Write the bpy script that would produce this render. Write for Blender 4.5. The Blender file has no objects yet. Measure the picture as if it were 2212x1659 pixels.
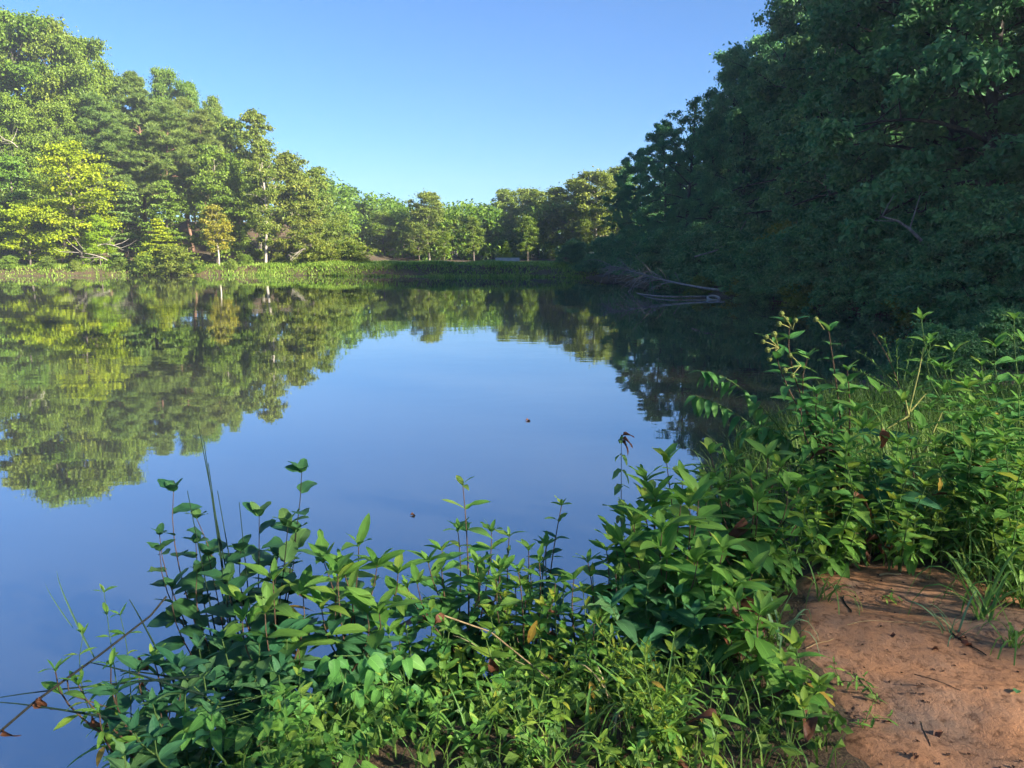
import bpy, math, random
import numpy as np
from mathutils import Vector, Matrix

R = math.radians
SC = bpy.context.scene
COL = SC.collection
random.seed(7)

# ------------------------------------------------------------------ camera
CAM_H, PITCH, FPX = 2.0, R(10.0), 1597.0          # FPX: focal length for a picture 2212 wide
cd = bpy.data.cameras.new('camera'); cam = bpy.data.objects.new('camera', cd); COL.objects.link(cam)
cd.sensor_width = 36.0; cd.lens = 26.0; cd.clip_start = 0.05; cd.clip_end = 5000
cam.location = (0, 0, CAM_H); cam.rotation_euler = (R(90) - PITCH, 0, 0)
SC.camera = cam

# ------------------------------------------------------------------ sky, sun, exposure
SUN_EL = R(25); SUN_DIR = Vector((0.86, -0.51, 0)).normalized()     # horizontal direction towards the sun
w = bpy.data.worlds.new('World'); SC.world = w; w.use_nodes = True
nt = w.node_tree; bg = nt.nodes['Background']
sky = nt.nodes.new('ShaderNodeTexSky'); sky.sky_type = 'NISHITA'; sky.sun_disc = False
sky.sun_elevation = SUN_EL; sky.sun_rotation = math.atan2(SUN_DIR.x, SUN_DIR.y)
sky.air_density = 1.0; sky.dust_density = 0.0; sky.ozone_density = 9.5; sky.altitude = 0
nt.links.new(sky.outputs[0], bg.inputs[0]); bg.inputs[1].default_value = 0.05
sd = bpy.data.lights.new('sun', 'SUN'); sun = bpy.data.objects.new('sun', sd); COL.objects.link(sun)
sd.energy = 5.0; sd.angle = R(2.4); sd.color = (1.0, 0.93, 0.8)   # low sun blurred by morning haze
tos = Vector((SUN_DIR.x * math.cos(SUN_EL), SUN_DIR.y * math.cos(SUN_EL), math.sin(SUN_EL)))
sun.rotation_euler = tos.to_track_quat('Z', 'Y').to_euler()
sun.location = tos * 60
vs = SC.view_settings; vs.view_transform = 'Standard'; vs.look = 'None'; vs.exposure = 2.2; vs.gamma = 1
vs.use_curve_mapping = False
cy = SC.cycles
cy.max_bounces = 8; cy.diffuse_bounces = 5; cy.glossy_bounces = 3; cy.transmission_bounces = 4
cy.transparent_max_bounces = 4; cy.volume_bounces = 0; cy.caustics_reflective = False; cy.caustics_refractive = False
cy.use_adaptive_sampling = True; cy.adaptive_threshold = 0.02; cy.use_denoising = True; cy.sample_clamp_indirect = 6

# ------------------------------------------------------------------ helpers
def P(px, py, Y):
    """point at forward distance Y seen at (px, py) of the 2212 x 1659 picture"""
    v = 829.5 - py; u = px - 1106.0
    fwd = FPX * math.cos(PITCH) + v * math.sin(PITCH); up = v * math.cos(PITCH) - FPX * math.sin(PITCH)
    k = Y / fwd
    return Vector((u * k, Y, CAM_H + up * k))
def G(px, py, z=0.0):
    a = P(px, py, 1.0); s = (z - CAM_H) / (a.z - CAM_H)
    return Vector((a.x * s, s, z))
def tag(o, label=None, cat=None, group=None, kind=None):
    if label: o['label'] = label
    if cat: o['category'] = cat
    if group: o['group'] = group
    if kind: o['kind'] = kind
    return o
def link(o, parent=None):
    COL.objects.link(o)
    if parent is not None: o.parent = parent
    return o
def empty(name, loc):
    o = bpy.data.objects.new(name, None); o.empty_display_size = 0.1; o.location = loc
    return link(o)
def npmesh(name, V, F, mat=None, var=None, uv=None, smooth=False):
    """V n x 3, F m x k (k = 3 or 4)"""
    V = np.ascontiguousarray(V, dtype=np.float32); F = np.ascontiguousarray(F, dtype=np.int32)
    me = bpy.data.meshes.new(name); n, (m, k) = len(V), F.shape
    me.vertices.add(n); me.vertices.foreach_set('co', V.ravel())
    me.loops.add(m * k); me.loops.foreach_set('vertex_index', F.ravel())
    me.polygons.add(m); me.polygons.foreach_set('loop_start', np.arange(m, dtype=np.int32) * k)
    me.polygons.foreach_set('use_smooth', np.full(m, smooth))
    if var is not None:
        a = me.attributes.new('var', 'FLOAT', 'POINT'); a.data.foreach_set('value', np.ascontiguousarray(var, dtype=np.float32))
    if uv is not None:
        l = me.uv_layers.new(name='UVMap'); l.data.foreach_set('uv', np.ascontiguousarray(uv[F.ravel()], dtype=np.float32).ravel())
    me.update(calc_edges=True); me.validate()
    if mat: me.materials.append(mat)
    return me
def obj(name, me, parent=None, loc=None):
    o = bpy.data.objects.new(name, me)
    if loc is not None: o.location = loc
    return link(o, parent)
class MB:
    """collects tubes and patches into one mesh (triangles and quads kept as quads)"""
    def __init__(s): s.V = []; s.F = []; s.n = 0
    def add(s, V, F): s.V.append(np.asarray(V, float)); s.F.append(np.asarray(F, int) + s.n); s.n += len(V)
    def tube(s, pts, rad, sides=6):
        V, F = tube(pts, rad, sides); s.add(V, F)
    def mesh(s, name, mat, smooth=True): return npmesh(name, np.concatenate(s.V), np.concatenate(s.F), mat, smooth=smooth)
def tube(pts, rad, sides=6):
    pts = np.asarray([tuple(p) for p in pts], float); n = len(pts)
    rad = np.asarray(rad, float) if np.ndim(rad) else np.full(n, float(rad))
    T = np.gradient(pts, axis=0); T /= np.linalg.norm(T, axis=1)[:, None] + 1e-9
    ref = np.array([0.31, 0.93, 0.2]) if abs(T[0] @ np.array([0.31, 0.93, 0.2])) < 0.9 else np.array([1.0, 0, 0])
    A = np.cross(T, ref); A /= np.linalg.norm(A, axis=1)[:, None] + 1e-9; B = np.cross(T, A)
    th = np.arange(sides) * 2 * math.pi / sides
    V = (pts[:, None] + rad[:, None, None] * (np.cos(th)[None, :, None] * A[:, None] + np.sin(th)[None, :, None] * B[:, None])).reshape(-1, 3)
    F = []
    for i in range(n - 1):
        for j in range(sides):
            k = (j + 1) % sides
            F.append((i * sides + j, i * sides + k, (i + 1) * sides + k, (i + 1) * sides + j))
    return V, np.array(F)
def bez(a, b, c, d, n):
    t = np.linspace(0, 1, n)[:, None]; a, b, c, d = (np.asarray(tuple(q), float) for q in (a, b, c, d))
    return (1 - t) ** 3 * a + 3 * t * (1 - t) ** 2 * b + 3 * t * t * (1 - t) * c + t ** 3 * d
_rs = np.random.RandomState(3); _nd = _rs.randn(9, 2); _nd /= np.linalg.norm(_nd, axis=1)[:, None]; _np = _rs.rand(9) * 6.28; _nf = np.linspace(0.6, 2.6, 9)
def wob(x, y, scale):
    """smooth wobble about -1 .. 1"""
    s = 0
    for d, p, f in zip(_nd, _np, _nf): s = s + np.sin((x * d[0] + y * d[1]) * f * 6.28 / scale + p) / f
    return s / 4.2

# ------------------------------------------------------------------ materials
def mat(name):
    m = bpy.data.materials.new(name); m.use_nodes = True; n = m.node_tree
    b = n.nodes['Principled BSDF']; return m, n, b
def noise(n, scale, detail=4, vec=None, rough=0.6):
    t = n.nodes.new('ShaderNodeTexNoise'); t.inputs['Scale'].default_value = scale; t.inputs['Detail'].default_value = detail
    t.inputs['Roughness'].default_value = rough
    if vec is not None: n.links.new(vec, t.inputs['Vector'])
    return t
def ramp(n, src, stops):
    r = n.nodes.new('ShaderNodeValToRGB'); e = r.color_ramp.elements
    while len(e) < len(stops): e.new(0.5)
    for k, (p, c) in zip(e, stops): k.position = p; k.color = (*c, 1)
    n.links.new(src, r.inputs[0]); return r
def bump(n, src, strength, dist, b):
    u = n.nodes.new('ShaderNodeBump'); u.inputs['Strength'].default_value = strength; u.inputs['Distance'].default_value = dist
    n.links.new(src, u.inputs['Height']); n.links.new(u.outputs[0], b.inputs['Normal']); return u
def mathn(n, op, a, b=None):
    m = n.nodes.new('ShaderNodeMath'); m.operation = op
    for i, v in enumerate((a, b)):
        if v is None: continue
        if isinstance(v, (int, float)): m.inputs[i].default_value = v
        else: n.links.new(v, m.inputs[i])
    return m.outputs[0]
def crown_mat(name, dark, mid, light, trans=0.35, gloss=0.5):
    """leaves of a tree: each leaf has its own tint, each tree a slight tint of its own"""
    m, n, b = mat(name)
    a = n.nodes.new('ShaderNodeAttribute'); a.attribute_name = 'var'
    r = ramp(n, a.outputs['Fac'], [(0.0, dark), (0.5, mid), (1.0, light)])
    oi = n.nodes.new('ShaderNodeObjectInfo'); hs = n.nodes.new('ShaderNodeHueSaturation')
    mr = n.nodes.new('ShaderNodeMapRange'); mr.inputs['To Min'].default_value = 0.482; mr.inputs['To Max'].default_value = 0.515
    n.links.new(oi.outputs['Random'], mr.inputs['Value']); n.links.new(mr.outputs[0], hs.inputs['Hue'])
    n.links.new(r.outputs[0], hs.inputs['Color'])
    b.inputs['Roughness'].default_value = gloss; b.inputs['Specular IOR Level'].default_value = 0.3 if gloss > .4 else .55
    n.links.new(hs.outputs[0], b.inputs['Base Color'])
    t = n.nodes.new('ShaderNodeBsdfTranslucent'); n.links.new(hs.outputs[0], t.inputs[0])
    mx = n.nodes.new('ShaderNodeMixShader'); mx.inputs[0].default_value = trans
    n.links.new(b.outputs[0], mx.inputs[1]); n.links.new(t.outputs[0], mx.inputs[2])
    n.links.new(mx.outputs[0], n.nodes['Material Output'].inputs[0]); return m
def leaf_mat(name, c0, c1, trans=0.38, rough=0.55, spec=0.28, veins=9.0, vein_light=1.35, brown=None):
    """one big leaf per object: tint by object, veins along the blade from UV"""
    m, n, b = mat(name)
    oi = n.nodes.new('ShaderNodeObjectInfo')
    r = ramp(n, oi.outputs['Random'], [(0.0, c0), (.8, c1), (1.0, (min(.5, c1[0] * 1.7), min(.5, c1[1] * 1.18), c1[2]))])
    uv = n.nodes.new('ShaderNodeUVMap'); sp = n.nodes.new('ShaderNodeSeparateXYZ'); n.links.new(uv.outputs[0], sp.inputs[0])
    side = mathn(n, 'ABSOLUTE', mathn(n, 'SUBTRACT', sp.outputs[0], 0.5))
    ph = mathn(n, 'SUBTRACT', mathn(n, 'MULTIPLY', sp.outputs[1], veins * 6.283), mathn(n, 'MULTIPLY', side, veins * 3.2))
    vein = mathn(n, 'POWER', mathn(n, 'ABSOLUTE', mathn(n, 'COSINE', ph)), 6.0)
    rib = mathn(n, 'LESS_THAN', side, 0.028)
    li = mathn(n, 'MINIMUM', mathn(n, 'ADD', mathn(n, 'MULTIPLY', vein, 0.3), rib), 1.0)
    geo = n.nodes.new('ShaderNodeTexCoord'); ns = noise(n, 3.0, 3, geo.outputs['Object'])
    hs = n.nodes.new('ShaderNodeHueSaturation'); n.links.new(r.outputs[0], hs.inputs['Color'])
    n.links.new(mathn(n, 'ADD', mathn(n, 'MULTIPLY', ns.outputs[0], 0.5), mathn(n, 'ADD', 0.72, mathn(n, 'MULTIPLY', li, vein_light - 1))), hs.inputs['Value'])
    col = hs.outputs[0]
    if brown or veins > 4:
        thr = .62 if brown else .7; brown = brown or (.12, .09, .03)
        mx = n.nodes.new('ShaderNodeMix'); mx.data_type = 'RGBA'; ns2 = noise(n, 3.4, 5, None)
        va = n.nodes.new('ShaderNodeVectorMath'); cm = n.nodes.new('ShaderNodeCombineXYZ'); n.links.new(mathn(n, 'MULTIPLY', oi.outputs['Random'], 40.0), cm.inputs[0]); n.links.new(geo.outputs['Object'], va.inputs[0]); n.links.new(cm.outputs[0], va.inputs[1]); n.links.new(va.outputs[0], ns2.inputs['Vector'])
        n.links.new(mathn(n, 'MULTIPLY', mathn(n, 'GREATER_THAN', ns2.outputs[0], thr), 0.8), mx.inputs[0])
        n.links.new(col, mx.inputs[6]); mx.inputs[7].default_value = (*brown, 1); col = mx.outputs[2]
    n.links.new(col, b.inputs['Base Color']); b.inputs['Roughness'].default_value = rough; b.inputs['Specular IOR Level'].default_value = spec
    bump(n, li, -0.35, 0.004, b)
    t = n.nodes.new('ShaderNodeBsdfTranslucent'); n.links.new(col, t.inputs[0])
    mx = n.nodes.new('ShaderNodeMixShader'); mx.inputs[0].default_value = trans
    n.links.new(b.outputs[0], mx.inputs[1]); n.links.new(t.outputs[0], mx.inputs[2])
    n.links.new(mx.outputs[0], n.nodes['Material Output'].inputs[0]); return m
def bark_mat(name, c0, c1, scale=6):
    m, n, b = mat(name); tc = n.nodes.new('ShaderNodeTexCoord'); mp = n.nodes.new('ShaderNodeMapping')
    mp.inputs['Scale'].default_value = (1, 1, 0.25); n.links.new(tc.outputs['Object'], mp.inputs[0])
    t = noise(n, scale, 5, mp.outputs[0]); r = ramp(n, t.outputs[0], [(0.3, c0), (0.7, c1)])
    n.links.new(r.outputs[0], b.inputs['Base Color']); b.inputs['Roughness'].default_value = 0.85; b.inputs['Specular IOR Level'].default_value = 0.2
    bump(n, t.outputs[0], 0.6, 0.03, b); return m

# ------------------------------------------------------------------ the pond and the land
POND = np.array([(-2.6, .6), (-1.9, 1.6), (-1.5, 2.25), (-1.05, 2.75), (-.55, 3.0), (.0, 3.1), (.45, 3.25), (.85, 3.75), (1.25, 4.7), (1.75, 5.9), (2.5, 7.6), (4.2, 10.2), (7.5, 13.2), (11.2, 16.5),
                 (12.6, 20), (12.4, 23.5), (11.2, 27.5), (10.4, 31.5), (9.8, 36), (9.3, 42), (8.6, 50), (7.8, 58), (6.6, 62.5), (1, 65), (-6, 66), (-12, 67), (-19, 69.5), (-26, 70), (-33, 70), (-40, 69),
                 (-48, 67), (-58, 63), (-66, 52), (-66, 34), (-56, 17), (-38, 5), (-20, 0), (-9, -1.6), (-4, -.6)])
def pond_sd(x, y):
    """metres from the shore: + on land, - in the water"""
    x = np.asarray(x, float); y = np.asarray(y, float); sh = x.shape; x = x.ravel(); y = y.ravel()
    d = np.full(x.shape, 1e9); ins = np.zeros(x.shape, bool); A = POND; B = np.roll(POND, -1, 0)
    for (ax, ay), (bx, by) in zip(A, B):
        ex, ey = bx - ax, by - ay; t = np.clip(((x - ax) * ex + (y - ay) * ey) / (ex * ex + ey * ey), 0, 1)
        d = np.minimum(d, np.hypot(x - ax - t * ex, y - ay - t * ey))
        c = ((ay > y) != (by > y)) & (x < (bx - ax) * (y - ay) / (by - ay + 1e-12) + ax); ins ^= c
    return np.where(ins, -d, d).reshape(sh)
def sst(a, b, x):
    t = np.clip((x - a) / (b - a), 0, 1); return t * t * (3 - 2 * t)
def land(x, y):
    x = np.asarray(x, float); y = np.asarray(y, float); d = pond_sd(x, y)
    near = sst(14, 7, np.hypot(x - 1, y - 2))
    d = d + near * 0.1 * wob(x, y, 1.1) + (1 - near) * 0.5 * wob(x, y, 7.0)
    z = np.where(d < 0, np.maximum(d * 0.55, -1.2), 0)
    land_near = 0.36 * sst(0, 0.75, d) + 0.1 * sst(0.7, 3, d)
    left = sst(-14, -34, x); right = sst(6, 10, x) * sst(8, 16, y); far = sst(60, 68, y) * (1 - left)
    hill = left * (0.5 * sst(0, 2, d) + 5.5 * sst(4, 34, d)) + right * (0.3 * sst(0, 1, d) + 4.0 * sst(1.5, 26, d) * sst(80, 55, y)) + far * (0.75 * sst(0, 1.6, d) + 0.6 * sst(30, 60, d))
    return z + np.where(d > 0, near * land_near + (1 - near) * (hill + 0.25 * sst(0, 1.5, d) + 0.12 * wob(x, y, 5) * sst(.5, 3, d)), 0) + near * 0.02 * wob(x, y, .45)
def gz(x, y): return float(land(np.array([x]), np.array([y]))[0])
def grid_mesh(name, xs, ys, zf, m):
    X, Y = np.meshgrid(xs, ys); Z = zf(X, Y); V = np.stack([X, Y, Z], -1).reshape(-1, 3); a, b = len(xs), len(ys)
    i = np.arange((a - 1) * (b - 1)); r, c = i // (a - 1), i % (a - 1); k = r * a + c
    return npmesh(name, V, np.stack([k, k + 1, k + a + 1, k + a], 1), m, smooth=True)

m, n, b = mat('soil and leaf litter'); tc = n.nodes.new('ShaderNodeTexCoord')
t1 = noise(n, 0.6, 5, tc.outputs['Object']); t2 = noise(n, 14, 6, tc.outputs['Object']); t3 = noise(n, 90, 3, tc.outputs['Object'])
r1 = ramp(n, t2.outputs[0], [(0.25, (.028, .018, .01)), (0.5, (.075, .044, .022)), (0.75, (.15, .082, .04))])
r2 = ramp(n, t1.outputs[0], [(0.4, (.05, .06, .016)), (0.62, (.11, .055, .026))])
mx = n.nodes.new('ShaderNodeMix'); mx.data_type = 'RGBA'; mx.inputs[0].default_value = 0.4
n.links.new(r1.outputs[0], mx.inputs[6]); n.links.new(r2.outputs[0], mx.inputs[7]); n.links.new(mx.outputs[2], b.inputs['Base Color'])
b.inputs['Roughness'].default_value = 0.9; bump(n, mathn(n, 'ADD', t2.outputs[0], mathn(n, 'MULTIPLY', t3.outputs[0], .4)), 0.8, 0.03, b); M_SOIL = m
def geo(a, b, n, p): return a + (b - a) * np.linspace(0, 1, n) ** p
xs = np.unique(np.round(np.concatenate([-geo(6, 240, 60, 2.2)[::-1], np.arange(-6, 9, .11), geo(9, 240, 60, 2.2)]), 3))
ys = np.unique(np.round(np.concatenate([-geo(2, 120, 30, 2.2)[::-1], np.arange(-2, 10, .11), geo(10, 320, 110, 1.8)]), 3))
tag(obj('ground', grid_mesh('ground', xs, ys, land, M_SOIL)), kind='structure')

# water: murky pond, opaque below, mirror above
m, n, b = mat('murky pond water'); tc = n.nodes.new('ShaderNodeTexCoord')
t0 = noise(n, 0.05, 2, tc.outputs['Object'])
r0 = ramp(n, t0.outputs[0], [(0.35, (.05, .05, .036)), (0.65, (.062, .06, .042))]); n.links.new(r0.outputs[0], b.inputs['Base Color'])
b.inputs['Roughness'].default_value = 0.9; b.inputs['Specular IOR Level'].default_value = 0.0
gl = n.nodes.new('ShaderNodeBsdfAnisotropic'); gl.inputs['Roughness'].default_value = 0.02; gl.inputs['Color'].default_value = (.93, .96, .98, 1)
fr = n.nodes.new('ShaderNodeFresnel'); fr.inputs['IOR'].default_value = 1.33
wm = n.nodes.new('ShaderNodeMixShader'); n.links.new(mathn(n, 'ADD', mathn(n, 'MULTIPLY', fr.outputs[0], .52), .46), wm.inputs[0])
n.links.new(b.outputs[0], wm.inputs[1]); n.links.new(gl.outputs[0], wm.inputs[2]); n.links.new(wm.outputs[0], n.nodes['Material Output'].inputs[0])
mp = n.nodes.new('ShaderNodeMapping'); mp.inputs['Scale'].default_value = (0.55, 1.0, 1.0); n.links.new(tc.outputs['Object'], mp.inputs[0])
ta = noise(n, 1.1, 2, mp.outputs[0], .5); tb = noise(n, 4.2, 2, mp.outputs[0], .5); tcn = noise(n, 0.09, 2, tc.outputs['Object'])
calm = ramp(n, tcn.outputs[0], [(0.38, (.12, .12, .12)), (0.62, (1, 1, 1))])
hgt = mathn(n, 'MULTIPLY', mathn(n, 'ADD', ta.outputs[0], mathn(n, 'MULTIPLY', tb.outputs[0], .22)), calm.outputs[0])
bu = bump(n, hgt, 0.22, 0.018, b); n.links.new(bu.outputs[0], gl.inputs['Normal']); n.links.new(bu.outputs[0], fr.inputs['Normal']); M_WATER = m
tag(obj('water', grid_mesh('water', np.linspace(-72, 16, 12), np.linspace(-4, 74, 12), lambda x, y: x * 0, M_WATER)), kind='structure')

# ------------------------------------------------------------------ tree meshes
BARK = {'grey': bark_mat('grey bark', (.075, .06, .048), (.2, .165, .13)), 'pine': bark_mat('red pine bark', (.1, .055, .035), (.26, .15, .1)),
        'pale': bark_mat('pale bark', (.22, .18, .14), (.48, .42, .34)), 'dark': bark_mat('dark bark', (.03, .026, .02), (.09, .075, .06))}
LEAFM = {
    'oak': crown_mat('oak leaves', (.08, .15, .012), (.15, .235, .02), (.26, .34, .04), trans=.42),
    'pine': crown_mat('pine needles', (.07, .125, .02), (.125, .19, .03), (.2, .26, .045), trans=.2),
    'yellow': crown_mat('yellow green leaves', (.15, .25, .006), (.28, .4, .01), (.42, .5, .02), trans=.48),
    'lime': crown_mat('lime leaves', (.16, .26, .008), (.32, .42, .012), (.46, .5, .02), trans=.45),
    'green': crown_mat('fresh green leaves', (.085, .16, .014), (.15, .25, .022), (.24, .33, .04), trans=.4),
    'orange': crown_mat('turning leaves', (.17, .16, .014), (.29, .26, .025), (.4, .32, .035), trans=.4),
    'olive': crown_mat('olive leaves', (.1, .16, .016), (.18, .24, .028), (.29, .31, .045), trans=.4),
    'far': crown_mat('far broadleaf leaves', (.1, .16, .018), (.19, .26, .034), (.3, .35, .055), trans=.4),
    'dark': crown_mat('shaded broadleaf leaves', (.055, .155, .06), (.11, .26, .09), (.19, .37, .11), trans=.36, gloss=.55),
    'bush': crown_mat('bush leaves', (.08, .14, .014), (.15, .21, .024), (.25, .28, .04), trans=.4)}
def leaves_at(rng, C, rad, per, size, flat, droop=0.1, shell=0.45):
    """rhombic folded leaves in flattened clumps about the centres C; returns V, F, var"""
    N = len(C); K = np.maximum((per * (rad / rad.mean()) ** 2).astype(int), 4); idx = np.repeat(np.arange(N), K); m = len(idx)
    d = rng.randn(m, 3); d /= np.linalg.norm(d, axis=1)[:, None] + 1e-9
    q = d * (rng.rand(m) ** shell if shell < .9 else np.minimum(np.abs(rng.randn(m)) * .62 + .1, 2.0))[:, None]; q[:, 2] *= flat
    p = C[idx] + q * rad[idx][:, None] * (1 + .25 * rng.randn(m))[:, None]
    nrm = 0.75 * rng.randn(m, 3) + 0.6 * d; nrm[:, 2] += 0.7; nrm /= np.linalg.norm(nrm, axis=1)[:, None]
    a = rng.randn(m, 3) + 0.6 * d; a[:, 2] -= droop; a -= nrm * (a * nrm).sum(1)[:, None]; a /= np.linalg.norm(a, axis=1)[:, None] + 1e-9
    s = np.cross(nrm, a); L = (size * (0.6 + 0.8 * rng.rand(m)))[:, None]; W = L * (0.28 + .12 * rng.rand(m))[:, None]
    V = np.stack([p - a * L * .5, p - s * W + nrm * W * .45, p + a * L * .5 - nrm * L * .12, p + s * W + nrm * W * .45], 1).reshape(-1, 3)
    k = np.arange(m) * 4; F = np.concatenate([np.stack([k, k + 2, k + 1], 1), np.stack([k, k + 3, k + 2], 1)])
    cv = rng.rand(N); var = np.clip(0.5 * cv[idx] + 0.5 * rng.rand(m) + .08 * rng.randn(m), 0, 1)
    return V, F, np.repeat(var, 4)
def needles_at(rng, C, rad, tufts, per, length, flat):
    N = len(C); idx = np.repeat(np.arange(N), tufts); m = len(idx)
    d = rng.randn(m, 3); d[:, 2] = np.abs(d[:, 2]) * .6 + d[:, 2] * .4; d /= np.linalg.norm(d, axis=1)[:, None]
    q = d * (rng.rand(m) ** .5)[:, None]; q[:, 2] *= flat; p = C[idx] + q * rad[idx][:, None]
    tv = np.repeat(rng.rand(N), tufts) * .5
    j = np.repeat(np.arange(m), per); M = len(j)
    nd = rng.randn(M, 3) * .8 + d[j] * .7; nd[:, 2] += .55; nd /= np.linalg.norm(nd, axis=1)[:, None]
    s = np.cross(nd, rng.randn(M, 3)); s /= np.linalg.norm(s, axis=1)[:, None] + 1e-9; L = (length * (.6 + .6 * rng.rand(M)))[:, None]
    V = np.stack([p[j] - s * L * .085, p[j] + s * L * .085, p[j] + nd * L], 1).reshape(-1, 3); k = np.arange(M) * 3
    return V, np.stack([k, k + 1, k + 2], 1), np.repeat(np.clip(tv[j] + .5 * rng.rand(M), 0, 1), 3)
SHAPES = {
    'round': lambda t: math.sqrt(max(0.0, 1 - (1.75 * t - .72) ** 2)) if t < .98 else .2,
    'oval': lambda t: max(.12, math.sin(math.pi * (0.1 + .86 * t)) ** .8),
    'cone': lambda t: max(.1, (1 - t) ** .8 * (1 if t > .08 else .8)),
    'full': lambda t: max(.2, (1 - .55 * t ** 2.2) if t < .8 else (1 - t) * 3.2 + .12),
    'pine': lambda t: max(.16, math.sin(math.pi * (0.22 + .74 * t)) ** .9),
    'dome': lambda t: math.sqrt(max(0.03, 1 - t * t))}
def tree_mesh(name, seed, H, Rr, base, shape, n_limb, per, leaf, flat=.55, crad=.2, up=(5, 55), bark='grey', leafm='oak', trunk_r=None, needle=False, sub=4, lean=0.0, droop=.1, spread=1.0, shell=1.0):
    """one tree standing at the origin: (trunk mesh with its limbs, crown mesh, H)"""
    rng = np.random.RandomState(seed); mb = MB(); tr = trunk_r or H * .012
    la = rng.rand() * 6.28; lv = np.array([math.cos(la), math.sin(la), 0]) * lean * H
    zz = np.linspace(-.6 / max(H, 1), .97, 9); ph = rng.rand(2) * 6.28
    tp = np.stack([H * .018 * np.sin(zz * 5 + ph[0]), H * .018 * np.sin(zz * 4.1 + ph[1]), zz * H], 1) + lv[None] * (zz[:, None] ** 1.5 if False else np.clip(zz, 0, 1)[:, None] ** 1.4)
    mb.tube(tp, tr * (1.15 - np.clip(zz, 0, 1)) ** .9 + .01, 8)
    def trunk_at(z):
        return np.array([np.interp(z, tp[:, 2], tp[:, i]) for i in range(3)])
    C = []; Rd = []; sf = SHAPES[shape]
    for i in range(n_limb):
        t = min(.985, max(0, (i + .5 + .5 * rng.randn()) / n_limb)); z = base * H + t * H * (1 - base) * .93
        az = i * 2.399 + .5 * rng.randn(); L = Rr * sf(t) * (.6 + .58 * rng.rand())
        e = R(up[0] + (up[1] - up[0]) * t + 9 * rng.randn()); dv = np.array([math.cos(az) * math.cos(e), math.sin(az) * math.cos(e), math.sin(e)])
        p0 = trunk_at(max(z - L * .25 * math.sin(max(e, 0)), .05 * H)); p3 = p0 + dv * L; p3[2] -= L * .12 * rng.rand(); mid = p0 + dv * L * .5 + np.array([0, 0, L * .09]) + rng.randn(3) * L * .05
        path = bez(p0, p0 + (mid - p0) * .7, mid + (p3 - mid) * .2, p3, 6); r0 = tr * (1.08 - t) * .42 + .012
        mb.tube(path, np.linspace(r0, r0 * .25, 6), 5)
        for k in range(sub):
            f = 1.0 if k == 0 else .35 + .6 * rng.rand(); q = path[0] + (path[-1] - path[0]) * 0
            q = np.array([np.interp(f, np.linspace(0, 1, 6), path[:, c]) for c in range(3)])
            if k:
                o = rng.randn(3) * np.array([1, 1, .55]); o /= np.linalg.norm(o); o[2] += .1; e2 = q + o * L * .36 * spread * (1.1 - .4 * f)
                mb.tube(np.stack([q, (q + e2) / 2 + rng.randn(3) * .03 * L, e2]), [r0 * .35, r0 * .25, r0 * .1], 4); q = e2
            C.append(q); Rd.append(Rr * crad * (.75 + .5 * rng.rand()) * (.75 + .25 * sf(t)))
    C.append(trunk_at(H * .96)); Rd.append(Rr * crad * .8)
    C = np.array(C); Rd = np.array(Rd); C[:, 2] = np.maximum(C[:, 2], .3)
    if needle: V, F, var = needles_at(rng, C, Rd, per, 7, leaf, flat)
    else: V, F, var = leaves_at(rng, C, Rd, per, leaf, flat, droop, shell)
    V[:, 2] = np.maximum(V[:, 2], 0.03)
    return mb.mesh(name + ' trunk', BARK[bark]), npmesh(name + ' crown', V, F, LEAFM[leafm], var), H, float(np.max(V[:, 2]))
T = {}
for i in range(3): T['oak%d' % i] = tree_mesh('oak', 10 + i, 22, 6.2, .16, 'round', 40, 250, .33, crad=.185, up=(0, 62), sub=5)
for i in range(3): T['pine%d' % i] = tree_mesh('pine', 20 + i, 22, 3.3, .36, 'pine', 40, 34, .55, flat=.42, crad=.2, up=(-2, 30), bark='pine', leafm='pine', needle=True, sub=5, trunk_r=.21)
for i in range(2): T['slim%d' % i] = tree_mesh('slim tree', 30 + i, 16, 3.0, .2, 'oval', 32, 110, .27, crad=.2, up=(5, 60), bark='pale', leafm='olive')
T['yellow0'] = tree_mesh('yellow tree', 40, 12.5, 4.6, .2, 'oval', 30, 190, .26, flat=.35, crad=.21, up=(0, 45), leafm='yellow', lean=.05)
T['yellow1'] = tree_mesh('yellow tree', 41, 7.5, 3.4, .1, 'dome', 28, 180, .24, flat=.35, crad=.22, up=(-6, 40), leafm='yellow')
T['green0'] = tree_mesh('green tree', 42, 13, 3.8, .12, 'oval', 32, 160, .28, flat=.5, crad=.21, up=(0, 50), leafm='green')
T['green1'] = tree_mesh('green tree', 43, 11, 3.2, .08, 'full', 32, 160, .27, flat=.5, crad=.22, up=(0, 45), leafm='green')
T['layer'] = tree_mesh('layered tree', 44, 9.5, 3.0, .1, 'cone', 34, 85, .24, flat=.16, crad=.26, up=(-6, 22), leafm='green')
T['orange'] = tree_mesh('turning tree', 45, 7, 2.1, .25, 'oval', 22, 75, .22, flat=.5, crad=.22, up=(10, 55), bark='pale', leafm='orange', lean=.03)
for i in range(4): T['far%d' % i] = tree_mesh('far tree', 50 + i, 14, 4.0, .22, 'round' if i % 2 else 'oval', 32, 130, .32, crad=.19, up=(0, 60), bark='pale' if i == 1 else 'grey', leafm='far', sub=4)
for i in range(5): T['wall%d' % i] = tree_mesh('wood edge tree', 60 + i, 18, 5.2, .08, 'full', 52, 190, .22, flat=.55, crad=.13, up=(-12, 50), leafm='dark', bark='dark', sub=5, droop=.5, shell=.4)
T['thin'] = tree_mesh('thin tree', 66, 18, 5.0, .3, 'round', 26, 60, .26, flat=.6, crad=.14, up=(5, 60), leafm='dark', bark='dark', sub=4, droop=.3)
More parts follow.
